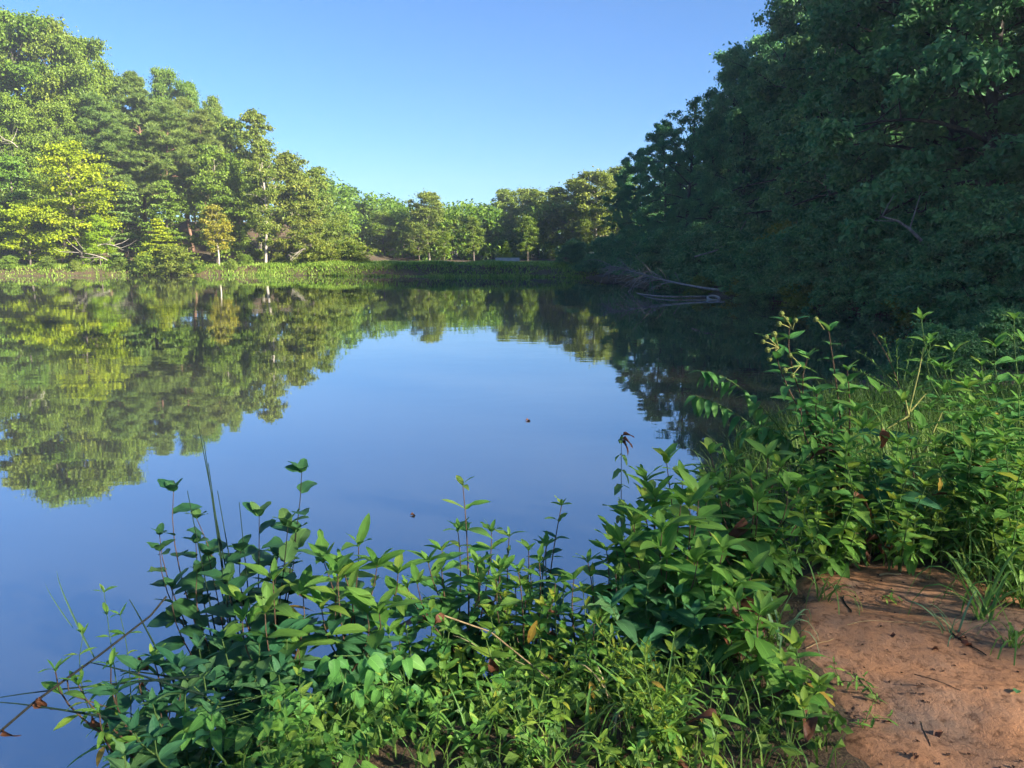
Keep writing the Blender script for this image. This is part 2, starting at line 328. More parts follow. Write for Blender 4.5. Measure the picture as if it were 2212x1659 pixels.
T['sheer'] = tree_mesh('sheer tree', 67, 18, 5.6, .08, 'full', 40, 12, .22, flat=.8, crad=.26, up=(-5, 55), leafm='dark', bark='dark', sub=5, droop=.3, shell=.33)  # crown thinned on purpose so dappled sun reaches the near bank
for i in range(3): T['bush%d' % i] = tree_mesh('bush', 70 + i, 2.6, 2.0, .02, 'dome', 26, 60, .2, flat=.6, crad=.24, up=(0, 60), leafm='bush', bark='grey', sub=4, trunk_r=.04)
for i in range(2): T['bough%d' % i] = tree_mesh('overhanging bush', 76 + i, 4.2, 3.4, .04, 'dome', 40, 150, .19, flat=.45, crad=.17, up=(-8, 60), leafm='dark', bark='dark', sub=5, trunk_r=.07, droop=.4)
def tree(kind, name, label, px, py, Y, wide=1.0, leafm=None, cat='tree', group=None, rot=None, dz=0.0, xy=None):
    """stand a tree so that its top shows at (px, py) when it grows at forward distance Y; real height follows from that"""
    tm, cm, H, top = T[kind]
    p = P(px, py, Y); x, y = (p.x, Y) if xy is None else xy; z = gz(x, y) - .1 + dz; h = p.z - z; s = h / top
    e = empty(name, (x, y, z)); e.rotation_euler.z = random.random() * 6.28 if rot is None else rot; e.scale = (s * wide, s * wide, s)
    tag(e, label, cat, group); obj('trunk', tm, e); c = obj('crown', cm, e)
    if leafm: c.material_slots[0].link = 'OBJECT'; c.material_slots[0].material = LEAFM[leafm]
    return e

# left shore: tall wood behind, small bright trees along the water
tree('oak0', 'oak_tree', 'tallest broadleaf tree, its crown cut by the photo edge at upper left', 22, 12, 86, .95)
tree('oak1', 'oak_tree', 'tall rounded oak second from the upper left corner, against the sky', 112, 26, 88, .8)
tree('oak2', 'oak_tree', 'broad oak on the left hill just left of the notch before the pines', 178, 66, 86, .75)
tree('oak0', 'oak_tree', 'lower oak whose crown fills the notch between tall oaks and pines', 228, 140, 92, .62)
tree('oak1', 'oak_tree', 'dark oak under the tall crowns at the left photo edge', 8, 195, 78, .8)
tree('oak2', 'oak_tree', 'full green oak below the tall hill oaks, above the yellow tree', 112, 212, 80, .78, 'green')
tree('pine0', 'pine_tree', 'leftmost pine of the stand, beside the oaks', 205, 196, 82, 1.1)
tree('pine1', 'pine_tree', 'highest pine of the stand on the left shore', 287, 150, 86, 1.05)
tree('pine2', 'pine_tree', 'front pine with bare reddish trunk in the middle of the stand', 352, 212, 79, 1.1)
tree('pine0', 'pine_tree', 'pine in front of the curved oak crown at the skyline', 388, 206, 84, 1.0)
tree('pine1', 'pine_tree', 'rightmost tall pine of the stand, above the green tree', 432, 232, 82, 1.05)
tree('pine2', 'pine_tree', 'low pine filling the stand behind the yellow tree', 246, 262, 78, 1.15)
tree('oak2', 'oak_tree', 'oak with a bent bushy top rising behind the pines', 345, 136, 98, .62)
tree('oak0', 'oak_tree', 'oak behind the pines with a lobe leaning out over the sky', 402, 165, 98, .55)
tree('oak1', 'oak_tree', 'smaller oak at the right end behind the pine stand', 462, 200, 96, .55)
tree('green0', 'broadleaf_tree', 'dull green tree on the skyline left of the tall pale-trunked tree', 500, 255, 88, .95, 'olive')
tree('slim0', 'slim_tree', 'tall airy tree reaching up alone where the left skyline steps down', 549, 234, 84, .95)
tree('slim1', 'pale_trunk_tree', 'slim tree with straight pale trunk standing on the grassy left shore', 562, 300, 74, .85)
tree('green1', 'broadleaf_tree', 'olive tree with rusty top right of the pale trunk', 622, 322, 80, .95, 'olive')
tree('green0', 'broadleaf_tree', 'last tall dark tree at the right end of left shore', 680, 357, 82, .95, 'far')
tree('green1', 'broadleaf_tree', 'rusty olive tree drooping to the grass at the end of left shore', 668, 430, 73, 1.0, 'olive')
tree('yellow1', 'broadleaf_tree', 'low brownish tree at the very end of left shore before the far wood', 728, 462, 75, .85, 'olive')
tree('green0', 'broadleaf_tree', 'full mid green tree right of the pines, above the orange sapling', 456, 308, 76, .9)
tree('green1', 'broadleaf_tree', 'dark green tree between orange sapling and pale trunk', 512, 372, 77, .9)
tree('yellow0', 'yellow_tree', 'large yellow green tree leaning over the left shore', 150, 300, 71.5, 1.0, rot=2.2)
tree('yellow1', 'yellow_tree', 'round yellow green tree at left photo edge by the water', 48, 428, 71, 1.0)
tree('green1', 'broadleaf_tree', 'green tree behind the round yellow tree at left photo edge', 12, 330, 75, 1.0)
tree('yellow1', 'yellow_tree', 'low yellow tree under the large leaning yellow tree', 205, 460, 71.5, .75)
tree('layer', 'layered_tree', 'tiered tree with flat green sprays before the pines', 352, 388, 72.5, 1.0)
tree('layer', 'layered_tree', 'small lime yellow tree with tiered sprays below the green tiered tree', 345, 470, 71.2, 1.25, 'lime')
tree('orange', 'orange_tree', 'slender orange sapling with pale stem on the left shore', 463, 440, 71.5, 1.0)
tree('layer', 'layered_tree', 'dim tiered tree behind the low yellow tree', 268, 395, 75, 1.1, 'pine')
for i, (px, py, Y, lb) in enumerate([(-60, 60, 84, 'broad oak just past the left photo edge'), (-70, 330, 74, 'green tree just past the left photo edge')]):
    tree(('oak1', 'green0')[i], 'oak_tree', lb, px, py, Y, .9)
for i in range(9):
    px = -20 + i * 82; tree(('oak0', 'oak1', 'oak2', 'green0')[i % 4], 'oak_tree', 'dim tree deep in the left wood behind the pines and front trees', px, 235 + max(0, px - 430) * .62 + 20 * math.sin(i * 1.9), 100 + 6 * (i % 3), .8, 'oak', 'tree', 'trees deep in the left wood')
for i, (px, py, Y, k, lm, wd, lb) in enumerate([
        (20, 548, 69.2, 1, 'green', .9, 'green bush at the water by the left photo edge'), (105, 552, 69.8, 0, 'bush', 1, 'low bush on the shore between the two yellow trees'),
        (160, 560, 69.8, 2, 'olive', .8, 'brownish bush at the foot of the leaning yellow tree'), (262, 555, 70.6, 1, 'bush', 1.1, 'dark green bush on clay right of the leaning yellow trunk'),
        (318, 540, 70.4, 2, 'green', 1, 'bush below the tiered lime tree'), (378, 528, 70.3, 0, 'bush', 1.2, 'large rounded bush hanging over the left shore'),
        (428, 560, 70.5, 1, 'green', .9, 'low bush left of the orange sapling'), (498, 556, 71, 2, 'olive', .8, 'dry bush right of the orange sapling'),
        (530, 548, 73, 0, 'green', .9, 'bush behind the grass left of the pale trunk'), (605, 545, 73.5, 1, 'bush', .9, 'green bush right of the pale trunk'),
        (648, 535, 73, 2, 'olive', 1.0, 'greyish shrub on the grass right of the pale trunk'), (700, 520, 72.5, 0, 'olive', 1.2, 'wide olive shrub under the rusty trees'),
        (760, 512, 73, 1, 'olive', 1.2, 'last brownish shrub on the left shore before the grass bank')]):
    tree('bush%d' % k, 'bush', lb, px, py, Y, wd, lm, 'bush', 'bushes along the left shore')

# far shore
FAR = [(781, 434, 112, 'far0', 'oak', 1, 'rounded bluish green tree at the left end of the far wood'), (742, 470, 104, 'far2', 'far', .9, 'low tree in the corner where left shore meets far wood'),
       (826, 452, 106, 'far2', 'oak', 1.1, 'low dark tree between the rounded tree and the tall far tree'), (866, 445, 118, 'far3', 'far', .9, 'pale tree peeping up left of the tall far tree'),
       (925, 406, 103, 'far1', 'far', .95, 'tallest tree of the far wood with pale trunk, left of centre'), (905, 480, 99, 'far3', 'bush', .8, 'sunlit lower tree in front of the tall far tree'),
       (978, 460, 108, 'far2', 'oak', .9, 'dim tree right of the tall far tree'), (1022, 464, 98, 'far0', 'olive', .85, 'round sunlit yellowish tree in the middle of the far shore'),
       (1050, 440, 120, 'far3', 'far', .9, 'pale crown in the dip of the far skyline'), (1089, 402, 116, 'far2', 'far', .75, 'slender far tree rising right of the skyline dip'),
       (1128, 399, 118, 'far1', 'far', .8, 'flat topped pale tree beside the slender far tree'), (1160, 402, 112, 'far0', 'olive', .9, 'rusty crowned tree right of the flat topped far tree'),
       (1198, 398, 108, 'far3', 'far', .95, 'broad far tree left of the two tallest on the right'), (1243, 378, 106, 'far2', 'far', .9, 'second tallest tree at the right end of the far wood'),
       (1293, 358, 100, 'far1', 'far', .95, 'highest tree at the right end of the far wood, pale trunk showing'), (1336, 352, 104, 'far0', 'far', .9, 'far tree half hidden by the shaded right wood'),
       (1265, 470, 94, 'far3', 'bush', .7, 'low sunlit tree below the highest tree of the far wood'), (1140, 462, 100, 'far0', 'oak', .8, 'dark lower tree under the flat topped far tree'),
       (1095, 520, 84, 'layer', 'green', .9, 'small tiered sapling on the far bank'), (1192, 530, 82, 'orange', 'olive', .9, 'leaning sunlit sapling on the far bank'),
       (960, 500, 92, 'far2', 'oak', .8, 'low dark tree beside the pale trunk of the far wood')]
for px, py, Y, k, lm, wd, lb in FAR: tree(k, 'far_tree', lb, px, py, Y, wd * 1.3, lm)
for i in range(11):
    px = 720 + i * 58; tree('far%d' % (i % 4), 'far_tree', 'dim tree deep in the far wood behind the front row', px, 478 + 14 * math.sin(i * 2.3), 124 + 9 * (i % 3), 1.1, 'oak', 'tree', 'trees deep in the far wood')

def wood_mass(name, label, rng, n_c, fx, fy, h, rad, leaf, per, lm):
    X = fx(rng, n_c); Y = fy(rng, n_c, X); Z = land(X, Y); C = np.stack([X, Y, Z + h * rng.rand(n_c)], 1); V, F, v = leaves_at(rng, C, np.full(n_c, rad), per, leaf, .7)
    tag(obj(name, npmesh(name, V, F, LEAFM[lm], v)), label, 'forest', kind='stuff')
wood_mass('forest', 'dim mass of leaves deep in the far wood', np.random.RandomState(1), 1500, lambda r, n: r.uniform(-34, 40, n), lambda r, n, X: r.uniform(104, 140, n), 7.6, 1.5, .5, 60, 'oak')
wood_mass('forest', 'dim mass of undergrowth deep in the left wood', np.random.RandomState(2), 620, lambda r, n: r.uniform(-86, -44, n), lambda r, n, X: r.uniform(88, 116, n), 11, 1.5, .5, 60, 'oak')
wood_mass('forest', 'dim mass of undergrowth deep in the right wood', np.random.RandomState(4), 1000, lambda r, n: r.uniform(17, 34, n), lambda r, n, X: r.uniform(14, 105, n), 8, 1.3, .36, 60, 'dark')

# right shore: tall shaded wood edge
RIGHT = [(1352, 362, 82, 'wall0', .8, 'farthest tree of the shaded right wood, touching the sunlit far trees'), (1390, 318, 74, 'wall1', .85, 'second farthest tree on the shaded right skyline'),
         (1440, 256, 65, 'wall2', .85, 'spiky topped tree midway down the shaded right skyline'), (1500, 200, 57, 'thin', .9, 'open crowned tree with sky showing through on the right skyline'),
         (1592, 92, 55, 'wall3', .7, 'tree with drooping top below the highest gap of the right skyline'), (1716, -40, 47, 'thin', .8, 'sparse tall tree at the top photo edge where right skyline leaves it'),
         (1800, -110, 45, 'wall4', .95, 'tall shaded tree right of the sparse tree at the top photo edge'), (1830, -170, 39, 'wall0', .95, 'big shaded tree with pale leaning limb, middle of the right wood'),
         (1960, -330, 33, 'wall1', .95, 'big shaded tree whose leaves catch the sky at upper right'), (2120, -480, 29, 'wall2', .95, 'dark tall tree nearest the upper right corner'),
         (2260, -700, 25, 'wall3', .95, 'very dark tree at the right photo edge'), (1620, 150, 49, 'wall1', .7, 'shorter tree filling the right wood behind the dead fallen tree'),
         (1545, 230, 52, 'wall4', .6, 'mid-height tree above the tip of the dead fallen tree'), (1470, 330, 60, 'wall0', .6, 'lower shaded tree behind the crown of the dead fallen tree')]
for px, py, Y, k, wd, lb in RIGHT:
    p = P(px, 500, Y); tree(k, 'wood_edge_tree', lb, px, py, Y, wd)
for px, py, Y, k, wd, lm, lb in [(1405, 520, 66, 1, .9, 'dark', 'shaded bush at the far end of the right shore'), (1600, 560, 39, 0, .75, 'dark', 'dark bush behind the stump end of the dead fallen tree'),
        (1625, 610, 35.5, 1, .55, 'olive', 'small yellowish bush right of the dead fallen tree'), (1700, 598, 33, 0, .6, 'green', 'rounded bush at the water, middle of the right shore'),
        (1700, 470, 36, 1, .8, 'olive', 'golden tinged bough hanging over the middle of the right shore'), (1790, 540, 29, 0, .8, 'dark', 'bush with an arching spray reaching left over the water'),
        (1880, 470, 26.5, 1, .85, 'dark', 'leafy bush with bare grey branch over the water'), (2010, 500, 23.5, 0, .8, 'dark', 'large leaved bush filling the right shore'),
        (2130, 450, 21, 1, .85, 'dark', 'large leaved bush nearest the right photo edge'), (2230, 560, 18.5, 0, .7, 'dark', 'low bush where the right shore meets the near bank')]:
    tree('bough%d' % k, 'overhanging_bush', lb, px, py, Y, wd, lm, 'bush', 'bushes along the shaded right shore')
SHORE = [(5.4, 9.4, .9), (7.4, 11.0, 1.1), (9.6, 12.8, 1.4), (11.8, 14.6, 1.9), (13.6, 16.8, 2.8), (14.2, 19.5, 3.6), (13.9, 22.5, 3.8), (13.4, 25, 3.2), (12.6, 27.5, 3.6), (11.9, 30, 3.1), (11.4, 32.5, 2.7), (11.7, 34.6, 2.4), (11.3, 38.0, 3), (10.9, 41, 3.4), (10.6, 44, 3), (10.3, 47, 3.6), (10.0, 50, 3.2), (9.6, 53.5, 3.4), (9.2, 57, 3.6), (8.6, 60, 3.2), (7.6, 63, 3.0), (5.6, 66.5, 2.6)]
for i, (x, y, h) in enumerate(SHORE):
    k = 'bough%d' % (i % 2); z = gz(x, y); e = empty('overhanging_bush', (x, y, z - .1)); s = h / T[k][3]; e.scale = (s, s, s); e.rotation_euler.z = i * 2.2
    tag(e, 'shaded bush in the unbroken row of leaves along the right shore', 'bush', 'row of bushes along the right shore'); obj('trunk', T[k][0], e); obj('crown', T[k][1], e)
for i, (x, y, h) in enumerate([(11.0, 28.6, 1.3), (10.7, 30.4, 1.5), (10.35, 32.2, 1.2), (10.5, 34.2, 1.0), (11.5, 26.6, 1.4), (12.2, 24.8, 1.5), (12.5, 22.6, 1.4), (12.5, 20.4, 1.3), (11.6, 18, 1.2), (9.7, 38, 1.2), (9.4, 41, 1.3), (9.1, 44.5, 1.4)]):
    k = 'bush%d' % (i % 3); e = empty('low_bush', (x, y, gz(x, y) - .1)); s = h / T[k][3]; e.scale = (s * 1.1, s * 1.1, s); e.rotation_euler.z = i * 1.3
    tag(e, 'low bush dipping into the water along the shaded right shore', 'bush', 'low bushes at the water edge of the right shore'); obj('trunk', T[k][0], e); c = obj('crown', T[k][1], e)
    c.material_slots[0].link = 'OBJECT'; c.material_slots[0].material = LEAFM['dark' if i % 3 else 'olive']
# the wood goes on past the photo edge, up the bank behind the camera: it shades the near bank, crown density set by the sun let through
for i, (x, y, h, k, wd) in enumerate([(21, 16, 19, 'wall4', 1), (19, 8, 19, 'wall0', .9), (20, 2, 19, 'wall2', .9), (15, -4.5, 17, 'sheer', 1), (22, -12, 20, 'sheer', 1.05), (27, 4, 21, 'wall1', .9), (28, -7, 22, 'sheer', 1.1), (12, -9, 16, 'sheer', .9)]):
    z = gz(x, y); e = tree(k, 'wood_edge_tree', 'tree of the right wood beyond the photo edge', 2300, 0, 20, 1.0, None, 'tree', 'trees of the right wood beyond the photo edge', xy=(x, y))
    s = h / T[k][3]; e.scale = (s * wd, s * wd, s)

# more of the right wood between and behind the edge trees, so no sky shows under the crowns
for i, (px, Y, h, k) in enumerate([(1375, 92, 11, 0), (1460, 76, 12, 2), (1560, 64, 14, 4), (1700, 54, 16, 1), (1880, 44, 17, 3), (2110, 34, 18, 0), (2330, 24, 18, 2)]):
    p = P(px, 560, Y); x, y = p.x + 3.5, Y; z = gz(x, y); s = h / T['wall%d' % k][3]
    e = empty('wood_edge_tree', (x, y, z - .1)); e.rotation_euler.z = i * 1.7; e.scale = (s, s, s)
    tag(e, 'added tree behind the right wood, keeping sun off its front trees', 'tree', 'trees deep in the right wood'); obj('trunk', T['wall%d' % k][0], e); obj('crown', T['wall%d' % k][1], e)

for i, (x, y, h) in enumerate([(24.5, 42, 21), (23.5, 50, 20), (22, 58, 19), (21, 66, 18), (20, 74, 14)]):  # added tall trees, mostly out of sight, block sun from the front trees
    k = 'wall%d' % (i % 5); s = h / T[k][3]; e = empty('wood_edge_tree', (x, y, gz(x, y) - .1)); e.rotation_euler.z = i * 2.3; e.scale = (s, s, s)
    tag(e, 'added tree behind the right wood, keeping sun off its front trees', 'tree', 'trees deep in the right wood'); obj('trunk', T[k][0], e); obj('crown', T[k][1], e)

# ------------------------------------------------------------------ dead fallen tree on the right shore
M_DEAD = bark_mat('bleached dead wood', (.14, .128, .115), (.3, .28, .26), 14)
rng = np.random.RandomState(5); b0 = Vector((10.4, 35.6, .25)); b1 = P(1318, 574, 42.5); root = empty('fallen_tree', b0); b0v = np.array(b0)
tag(root, 'bleached dead tree fallen from the right shore, bare branches in the water', 'fallen tree')
tp = bez(b0, P(1470, 622, 37), P(1390, 590, 40.5), b1, 12) - b0v; trd = np.linspace(.075, .012, 12)
mb = MB(); mb.tube(tp, trd, 7); obj('trunk', mb.mesh('fallen trunk', M_DEAD), root)
for k in range(44):
    f = .3 + .7 * rng.rand() ** .75; q = np.array([np.interp(f, np.linspace(0, 1, 12), tp[:, c]) for c in range(3)])
    dn = rng.rand() < .68; L = (.6 + 1.1 * rng.rand()) * (1.15 - .35 * f)
    d = np.array([-.75 + .35 * rng.randn(), .2 + .7 * rng.randn(), (-.35 if dn else .45) + .25 * rng.randn()]); d /= np.linalg.norm(d)
    e = q + d * L; e[2] = max(e[2], -b0.z - .15); pts = bez(q, q + d * L * .35 + [0, 0, .12 * L], q + d * L * .7 + [0, 0, .1 * L], e, 6); mb = MB(); mb.tube(pts, np.linspace(.022, .005, 6), 5)
    for j in range(5):
        g = pts[1 + j % 5]; o = d * .7 + rng.randn(3) * .6; o[2] -= .15; o *= L * .28; mb.tube(np.stack([g, g + o * .5 + rng.randn(3) * .03, g + o]), [.012, .009, .005], 4)
    obj('branch', mb.mesh('dead branch', M_DEAD), root)
mb = MB(); lg = bez(G(1375, 633), G(1420, 645, .1), G(1480, 640, .08), G(1528, 641, .05), 8); mb.tube(lg, np.linspace(.02, .055, 8), 6)
tag(obj('driftwood_log', mb.mesh('log', M_DEAD)), 'thin log floating at the water line below the dead fallen tree', 'log')
rg = MB(); c = G(1541, 645, .03); ring = []
for j in range(17): a = j / 16 * 2 * math.pi; ring.append((c.x + .26 * math.cos(a), c.y + .24 * math.sin(a), .05 + .08 * math.sin(a)))
rg.tube(ring, .055, 8); m, n, b = mat('faded grey rubber'); b.inputs['Base Color'].default_value = (.28, .27, .25, 1); b.inputs['Roughness'].default_value = .7; t_ = noise(n, 14, 4); bump(n, t_.outputs[0], .4, .02, b)
tag(obj('old_tyre', rg.mesh('tyre', m)), 'pale ring shaped old tyre half sunk by the fallen tree base', 'tyre')

# pale dead limbs over the left shore
for i, (pa, pb, Y, lb) in enumerate([((150, 545), (232, 562), 70.3, 'bare pale dead limb over the water left of the leaning yellow trunk'), ((262, 536), (212, 531), 70.6, 'pale bare limb reaching right from the leaning yellow trunk'), ((0, 300), (38, 318), 76, 'pale dead limb among the crowns at left photo edge'), ((628, 562), (660, 538), 71.5, 'grey bare twigs of a dead shrub right of the pale trunk')]):
    a, c = P(*pa, Y), P(*pb, Y); rt = empty('dead_limb', c); tag(rt, lb, 'dead limb', 'bare dead limbs on the left shore'); a_ = np.array(a - c); z0 = np.zeros(3)
    mb = MB(); p = bez(z0, a_ * .3 + [0, 0, .4], a_ * .7 + [0, 0, .2], a_, 7); mb.tube(p, np.linspace(.055, .02, 7), 5); obj('limb', mb.mesh('dead limb', BARK['pale']), rt)
    for j in range(6):
        q = p[1 + j % 6]; o = a_ / np.linalg.norm(a_) + rng.randn(3) * .7; mb = MB(); mb.tube(np.stack([q, q + o * .5, q + o * .9 + [0, 0, .2]]), [.025, .018, .01], 4); obj('branch', mb.mesh('dead limb branch', BARK['pale']), rt)

for i, (pts_, Y, r0, lb) in enumerate([([(1990, 520), (1965, 495), (1940, 478), (1905, 468)], 22.5, .05, 'bare grey branch arching out of the bush over the right shore'), ([(1770, 150), (1830, 80), (1880, 25), (1912, -10)], 33, .07, 'pale leaning limb crossing the upper right wood'), ([(1500, 555), (1545, 542), (1590, 512), (1610, 480)], 38.5, .04, 'grey forked limb hanging above the dead fallen tree'), ([(1815, 600), (1822, 560), (1824, 520)], 27.8, .05, 'slim grey trunk standing in the shade of the right shore'), ([(1772, 622), (1775, 600), (1779, 575)], 30.2, .05, 'short pale trunk at the water of the right shore')]):
    W_ = np.array([P(x, y, Y) for x, y in pts_]); c = Vector(W_[0]); mb = MB(); mb.tube(W_ - W_[0], np.linspace(r0, r0 * .5, len(W_)), 6); rt = empty('bare_limb', c); tag(rt, lb, 'limb'); obj('limb', mb.mesh('bare limb', M_DEAD), rt)
    for j in range(3):
        q = (W_ - W_[0])[1 + j % (len(W_) - 1)]; o = rng.randn(3) * [.5, .2, .4] + [0, 0, .3]; mb = MB(); mb.tube(np.stack([q, q + o * .5, q + o]), [r0 * .4, r0 * .3, r0 * .15], 4); obj('branch', mb.mesh('bare limb branch', M_DEAD), rt)
# concrete slab on the far bank
mb = MB(); mb.add([(x, y, z) for z in (0, .45) for y in (0, .5) for x in (0, 2.6)], [(0, 1, 3, 2), (4, 6, 7, 5), (0, 4, 5, 1), (2, 3, 7, 6), (0, 2, 6, 4), (1, 5, 7, 3)])
m, n, b = mat('weathered concrete'); t_ = noise(n, 6, 5); r_ = ramp(n, t_.outputs[0], [(.3, (.3, .3, .29)), (.7, (.5, .5, .48))]); n.links.new(r_.outputs[0], b.inputs['Base Color'])
p = P(1070, 568, 80); tag(obj('concrete_block', mb.mesh('slab', m, False), None, (p.x, 80, gz(p.x, 80) + .12)), 'low pale grey block among the shade at the far bank', 'block')

# ------------------------------------------------------------------ grass on the far banks (nobody could count it)
def blades(rng, X, Y, Z, h, wd, lean=.35):
    m = len(X); az = rng.rand(m) * 6.28; H = h * (.5 + .8 * rng.rand(m)); Wd = wd * (.6 + .8 * rng.rand(m)); ln = lean * H * (.3 + rng.rand(m))
    dx, dy = np.cos(az), np.sin(az); sx, sy = -dy * Wd, dx * Wd
    b1 = np.stack([X - sx, Y - sy, Z], 1); b2 = np.stack([X + sx, Y + sy, Z], 1); m1 = np.stack([X - sx * .7 + dx * ln * .35, Y - sy * .7 + dy * ln * .35, Z + H * .6], 1); m2 = np.stack([X + sx * .7 + dx * ln * .35, Y + sy * .7 + dy * ln * .35, Z + H * .6], 1)
    t = np.stack([X + dx * ln, Y + dy * ln, Z + H * .95], 1); V = np.stack([b1, b2, m2, m1, t], 1).reshape(-1, 3); k = np.arange(m) * 5
    F = np.concatenate([np.stack([k, k + 1, k + 2], 1), np.stack([k, k + 2, k + 3], 1), np.stack([k + 3, k + 2, k + 4], 1)]); return V, F, np.repeat(rng.rand(m), 5)
rng = np.random.RandomState(11); X = rng.uniform(-60, 14, 260000); Y = rng.uniform(62, 92, 260000); d = pond_sd(X, Y) + .4 * wob(X, Y, 6); k = (d > -.35) & (d < 9) & (rng.rand(len(X)) < np.where(X < -24, .4, 1.0)); X, Y = X[k][:70000], Y[k][:70000]
V, F, v = blades(rng, X, Y, np.maximum(land(X, Y), -.05), .25 * (1 + .6 * wob(X, Y, 3)), .035, 1.2)
LEAFM['grass'] = crown_mat('bank grass', (.15, .25, .025), (.28, .42, .05), (.42, .48, .1), trans=.45)
tag(obj('bank_grass', npmesh('bank grass', V, F, LEAFM['grass'], v)), 'tall green grass and weeds along the far bank', 'grass', kind='stuff')

# ------------------------------------------------------------------ the near bank
# red sand path
PATH = np.array([(1.02, 1.2), (1.12, 2.15), (1.2, 2.75), (1.35, 3.25), (1.5, 3.6), (1.85, 3.78), (2.2, 3.72), (2.4, 3.35), (2.75, 2.9), (3.3, 2.5), (4.2, 2.0), (5, .5), (4, -1.5), (1.5, -1.5)])
def poly_sd(poly, x, y):
    global POND
    keep = POND; POND = poly; d = pond_sd(x, y); POND = keep; return -d
m, n, b = mat('red sand'); tc = n.nodes.new('ShaderNodeTexCoord'); o_ = tc.outputs['Object']
t1 = noise(n, 2.2, 5, o_); t2 = noise(n, 22, 6, o_, .7); t3 = noise(n, 260, 3, o_); t4 = noise(n, 7, 5, o_, .75)
r1 = ramp(n, t1.outputs[0], [(.36, (.25, .16, .105)), (.5, (.4, .2, .1)), (.66, (.48, .22, .095))])
r2 = ramp(n, t2.outputs[0], [(.34, (.42, .38, .36)), (.47, (.95, .95, .95)), (.7, (1.15, 1.12, 1.1))])
r4 = ramp(n, t4.outputs[0], [(.31, (.42, .4, .4)), (.42, (1, 1, 1))])
def mul(a_, b_):
    x_ = n.nodes.new('ShaderNodeMix'); x_.data_type = 'RGBA'; x_.blend_type = 'MULTIPLY'; x_.inputs[0].default_value = 1; n.links.new(a_, x_.inputs[6]); n.links.new(b_, x_.inputs[7]); return x_.outputs[2]
n.links.new(mul(mul(r1.outputs[0], r2.outputs[0]), r4.outputs[0]), b.inputs['Base Color']); b.inputs['Roughness'].default_value = .92; b.inputs['Specular IOR Level'].default_value = .2
bump(n, mathn(n, 'ADD', mathn(n, 'MULTIPLY', t2.outputs[0], 1.0), mathn(n, 'MULTIPLY', t3.outputs[0], .25)), .95, .016, b); M_SAND = m
def path_z(x, y):
    d = poly_sd(PATH, x, y) + .07 * wob(x, y, .7) + .035 * wob(y, x, .21)
    return land(x, y) + np.clip(d * .3, -.05, .014) + .012 * wob(x, y, .8) + .004 * wob(y, x, .16)
tag(obj('path', grid_mesh('path', np.arange(.6, 5.4, .04), np.arange(-1.6, 4.2, .04), path_z, M_SAND)), kind='structure')
def near_z(x, y):
    return max(gz(x, y), float(path_z(np.array([x]), np.array([y]))[0]) if .6 < x < 5.4 and y < 4.2 else -9)

# leaf blades: shared meshes, several shapes of each kind
def leaf_mesh(name, prof, wl, m, seed, curl=.25, fold=.22, wave=.03, pet=.1, rows=6, tooth=0.0):
    rng = random.Random(seed); V = []; U = []; cols = 5
    for i in range(rows + 1):
        t = i / rows; t = .45 * t + .55 * (1 - math.cos(math.pi * t)) / 2
        wv = wl * .5 * prof(t)
        if i == 0: wv = .012
        for j in range(cols):
            u = (j - 2) / 2; tw = tooth * (1 if (i % 2) else -1) * abs(u)
            V.append((u * wv * (1 + tw) + .02 * math.sin(t * 3 + seed), t, -curl * t * t + fold * wv * abs(u) ** 1.3 * (1.2 - t * .5) + wave * math.sin(t * 9 + u * 2 + seed) * abs(u) * wl))
            U.append((j / 4, t))
    F = [(i * cols + j, i * cols + j + 1, (i + 1) * cols + j + 1, (i + 1) * cols + j) for i in range(rows) for j in range(cols - 1)]
    return npmesh(name, np.array(V), np.array(F), m, uv=np.array(U), smooth=True)
ov = lambda t: (math.sin(math.pi * t ** .8)) ** .85 * (1.12 - .3 * t) if 0 < t < 1 else .02      # widest below the middle
el = lambda t: (math.sin(math.pi * t)) ** .75 if 0 < t < 1 else .02                     # widest in the middle
rd = lambda t: (math.sin(math.pi * t ** .9)) ** .5 if 0 < t < 1 else .05                # roundish
hv = lambda t: (math.sin(math.pi * min(1, .08 + t * .92) ** .6)) ** .7 if t < 1 else .02
LM = {'shrub': leaf_mat('broad shrub leaf', (0.056, 0.190, 0.048), (0.120, 0.301, 0.063)), 'shrub_blue': leaf_mat('bluish shrub leaf', (0.048, 0.174, 0.071), (0.088, 0.238, 0.088)),
      'young': leaf_mat('young shrub leaf', (.11, .27, .04), (.18, .34, .06), trans=.45), 'alder': leaf_mat('round pleated leaf', (0.035, 0.135, 0.048), (0.079, 0.206, 0.056), veins=7, spec=.5),
      'vine': leaf_mat('vine leaflet', (0.088, 0.270, 0.056), (0.159, 0.381, 0.071), trans=.4, veins=5), 'weed': leaf_mat('weed leaf', (0.095, 0.254, 0.040), (0.222, 0.412, 0.063), trans=.4, veins=6),
      'lime': leaf_mat('sun-tinted weed leaf', (.13, .26, .03), (.22, .33, .04), trans=.45, veins=6), 'dead': leaf_mat('withered leaf', (.09, .035, .018), (.17, .07, .035), trans=.2, spec=.2),  # lime: sunlight put into the weed colour; fresh tips share it
      'yellow': leaf_mat('yellowing leaf', (.35, .22, .03), (.42, .28, .05), trans=.4, brown=(.25, .1, .03)), 'drab': leaf_mat('drab hanging leaf', (0.079, 0.206, 0.048), (0.159, 0.285, 0.079), trans=.35, brown=(0.254, 0.190, 0.063)),
      'grass': leaf_mat('grass blade', (0.091, 0.221, 0.039), (0.182, 0.325, 0.065), trans=.35, veins=1, vein_light=1.1), 'straw': leaf_mat('straw blade', (.36, .28, .13), (.48, .38, .2), trans=.3, veins=1, vein_light=1.05), 'blue_grass': leaf_mat('bluish grass blade', (0.130, 0.260, 0.117), (0.208, 0.351, 0.156), trans=.3, veins=1, vein_light=1.15)}
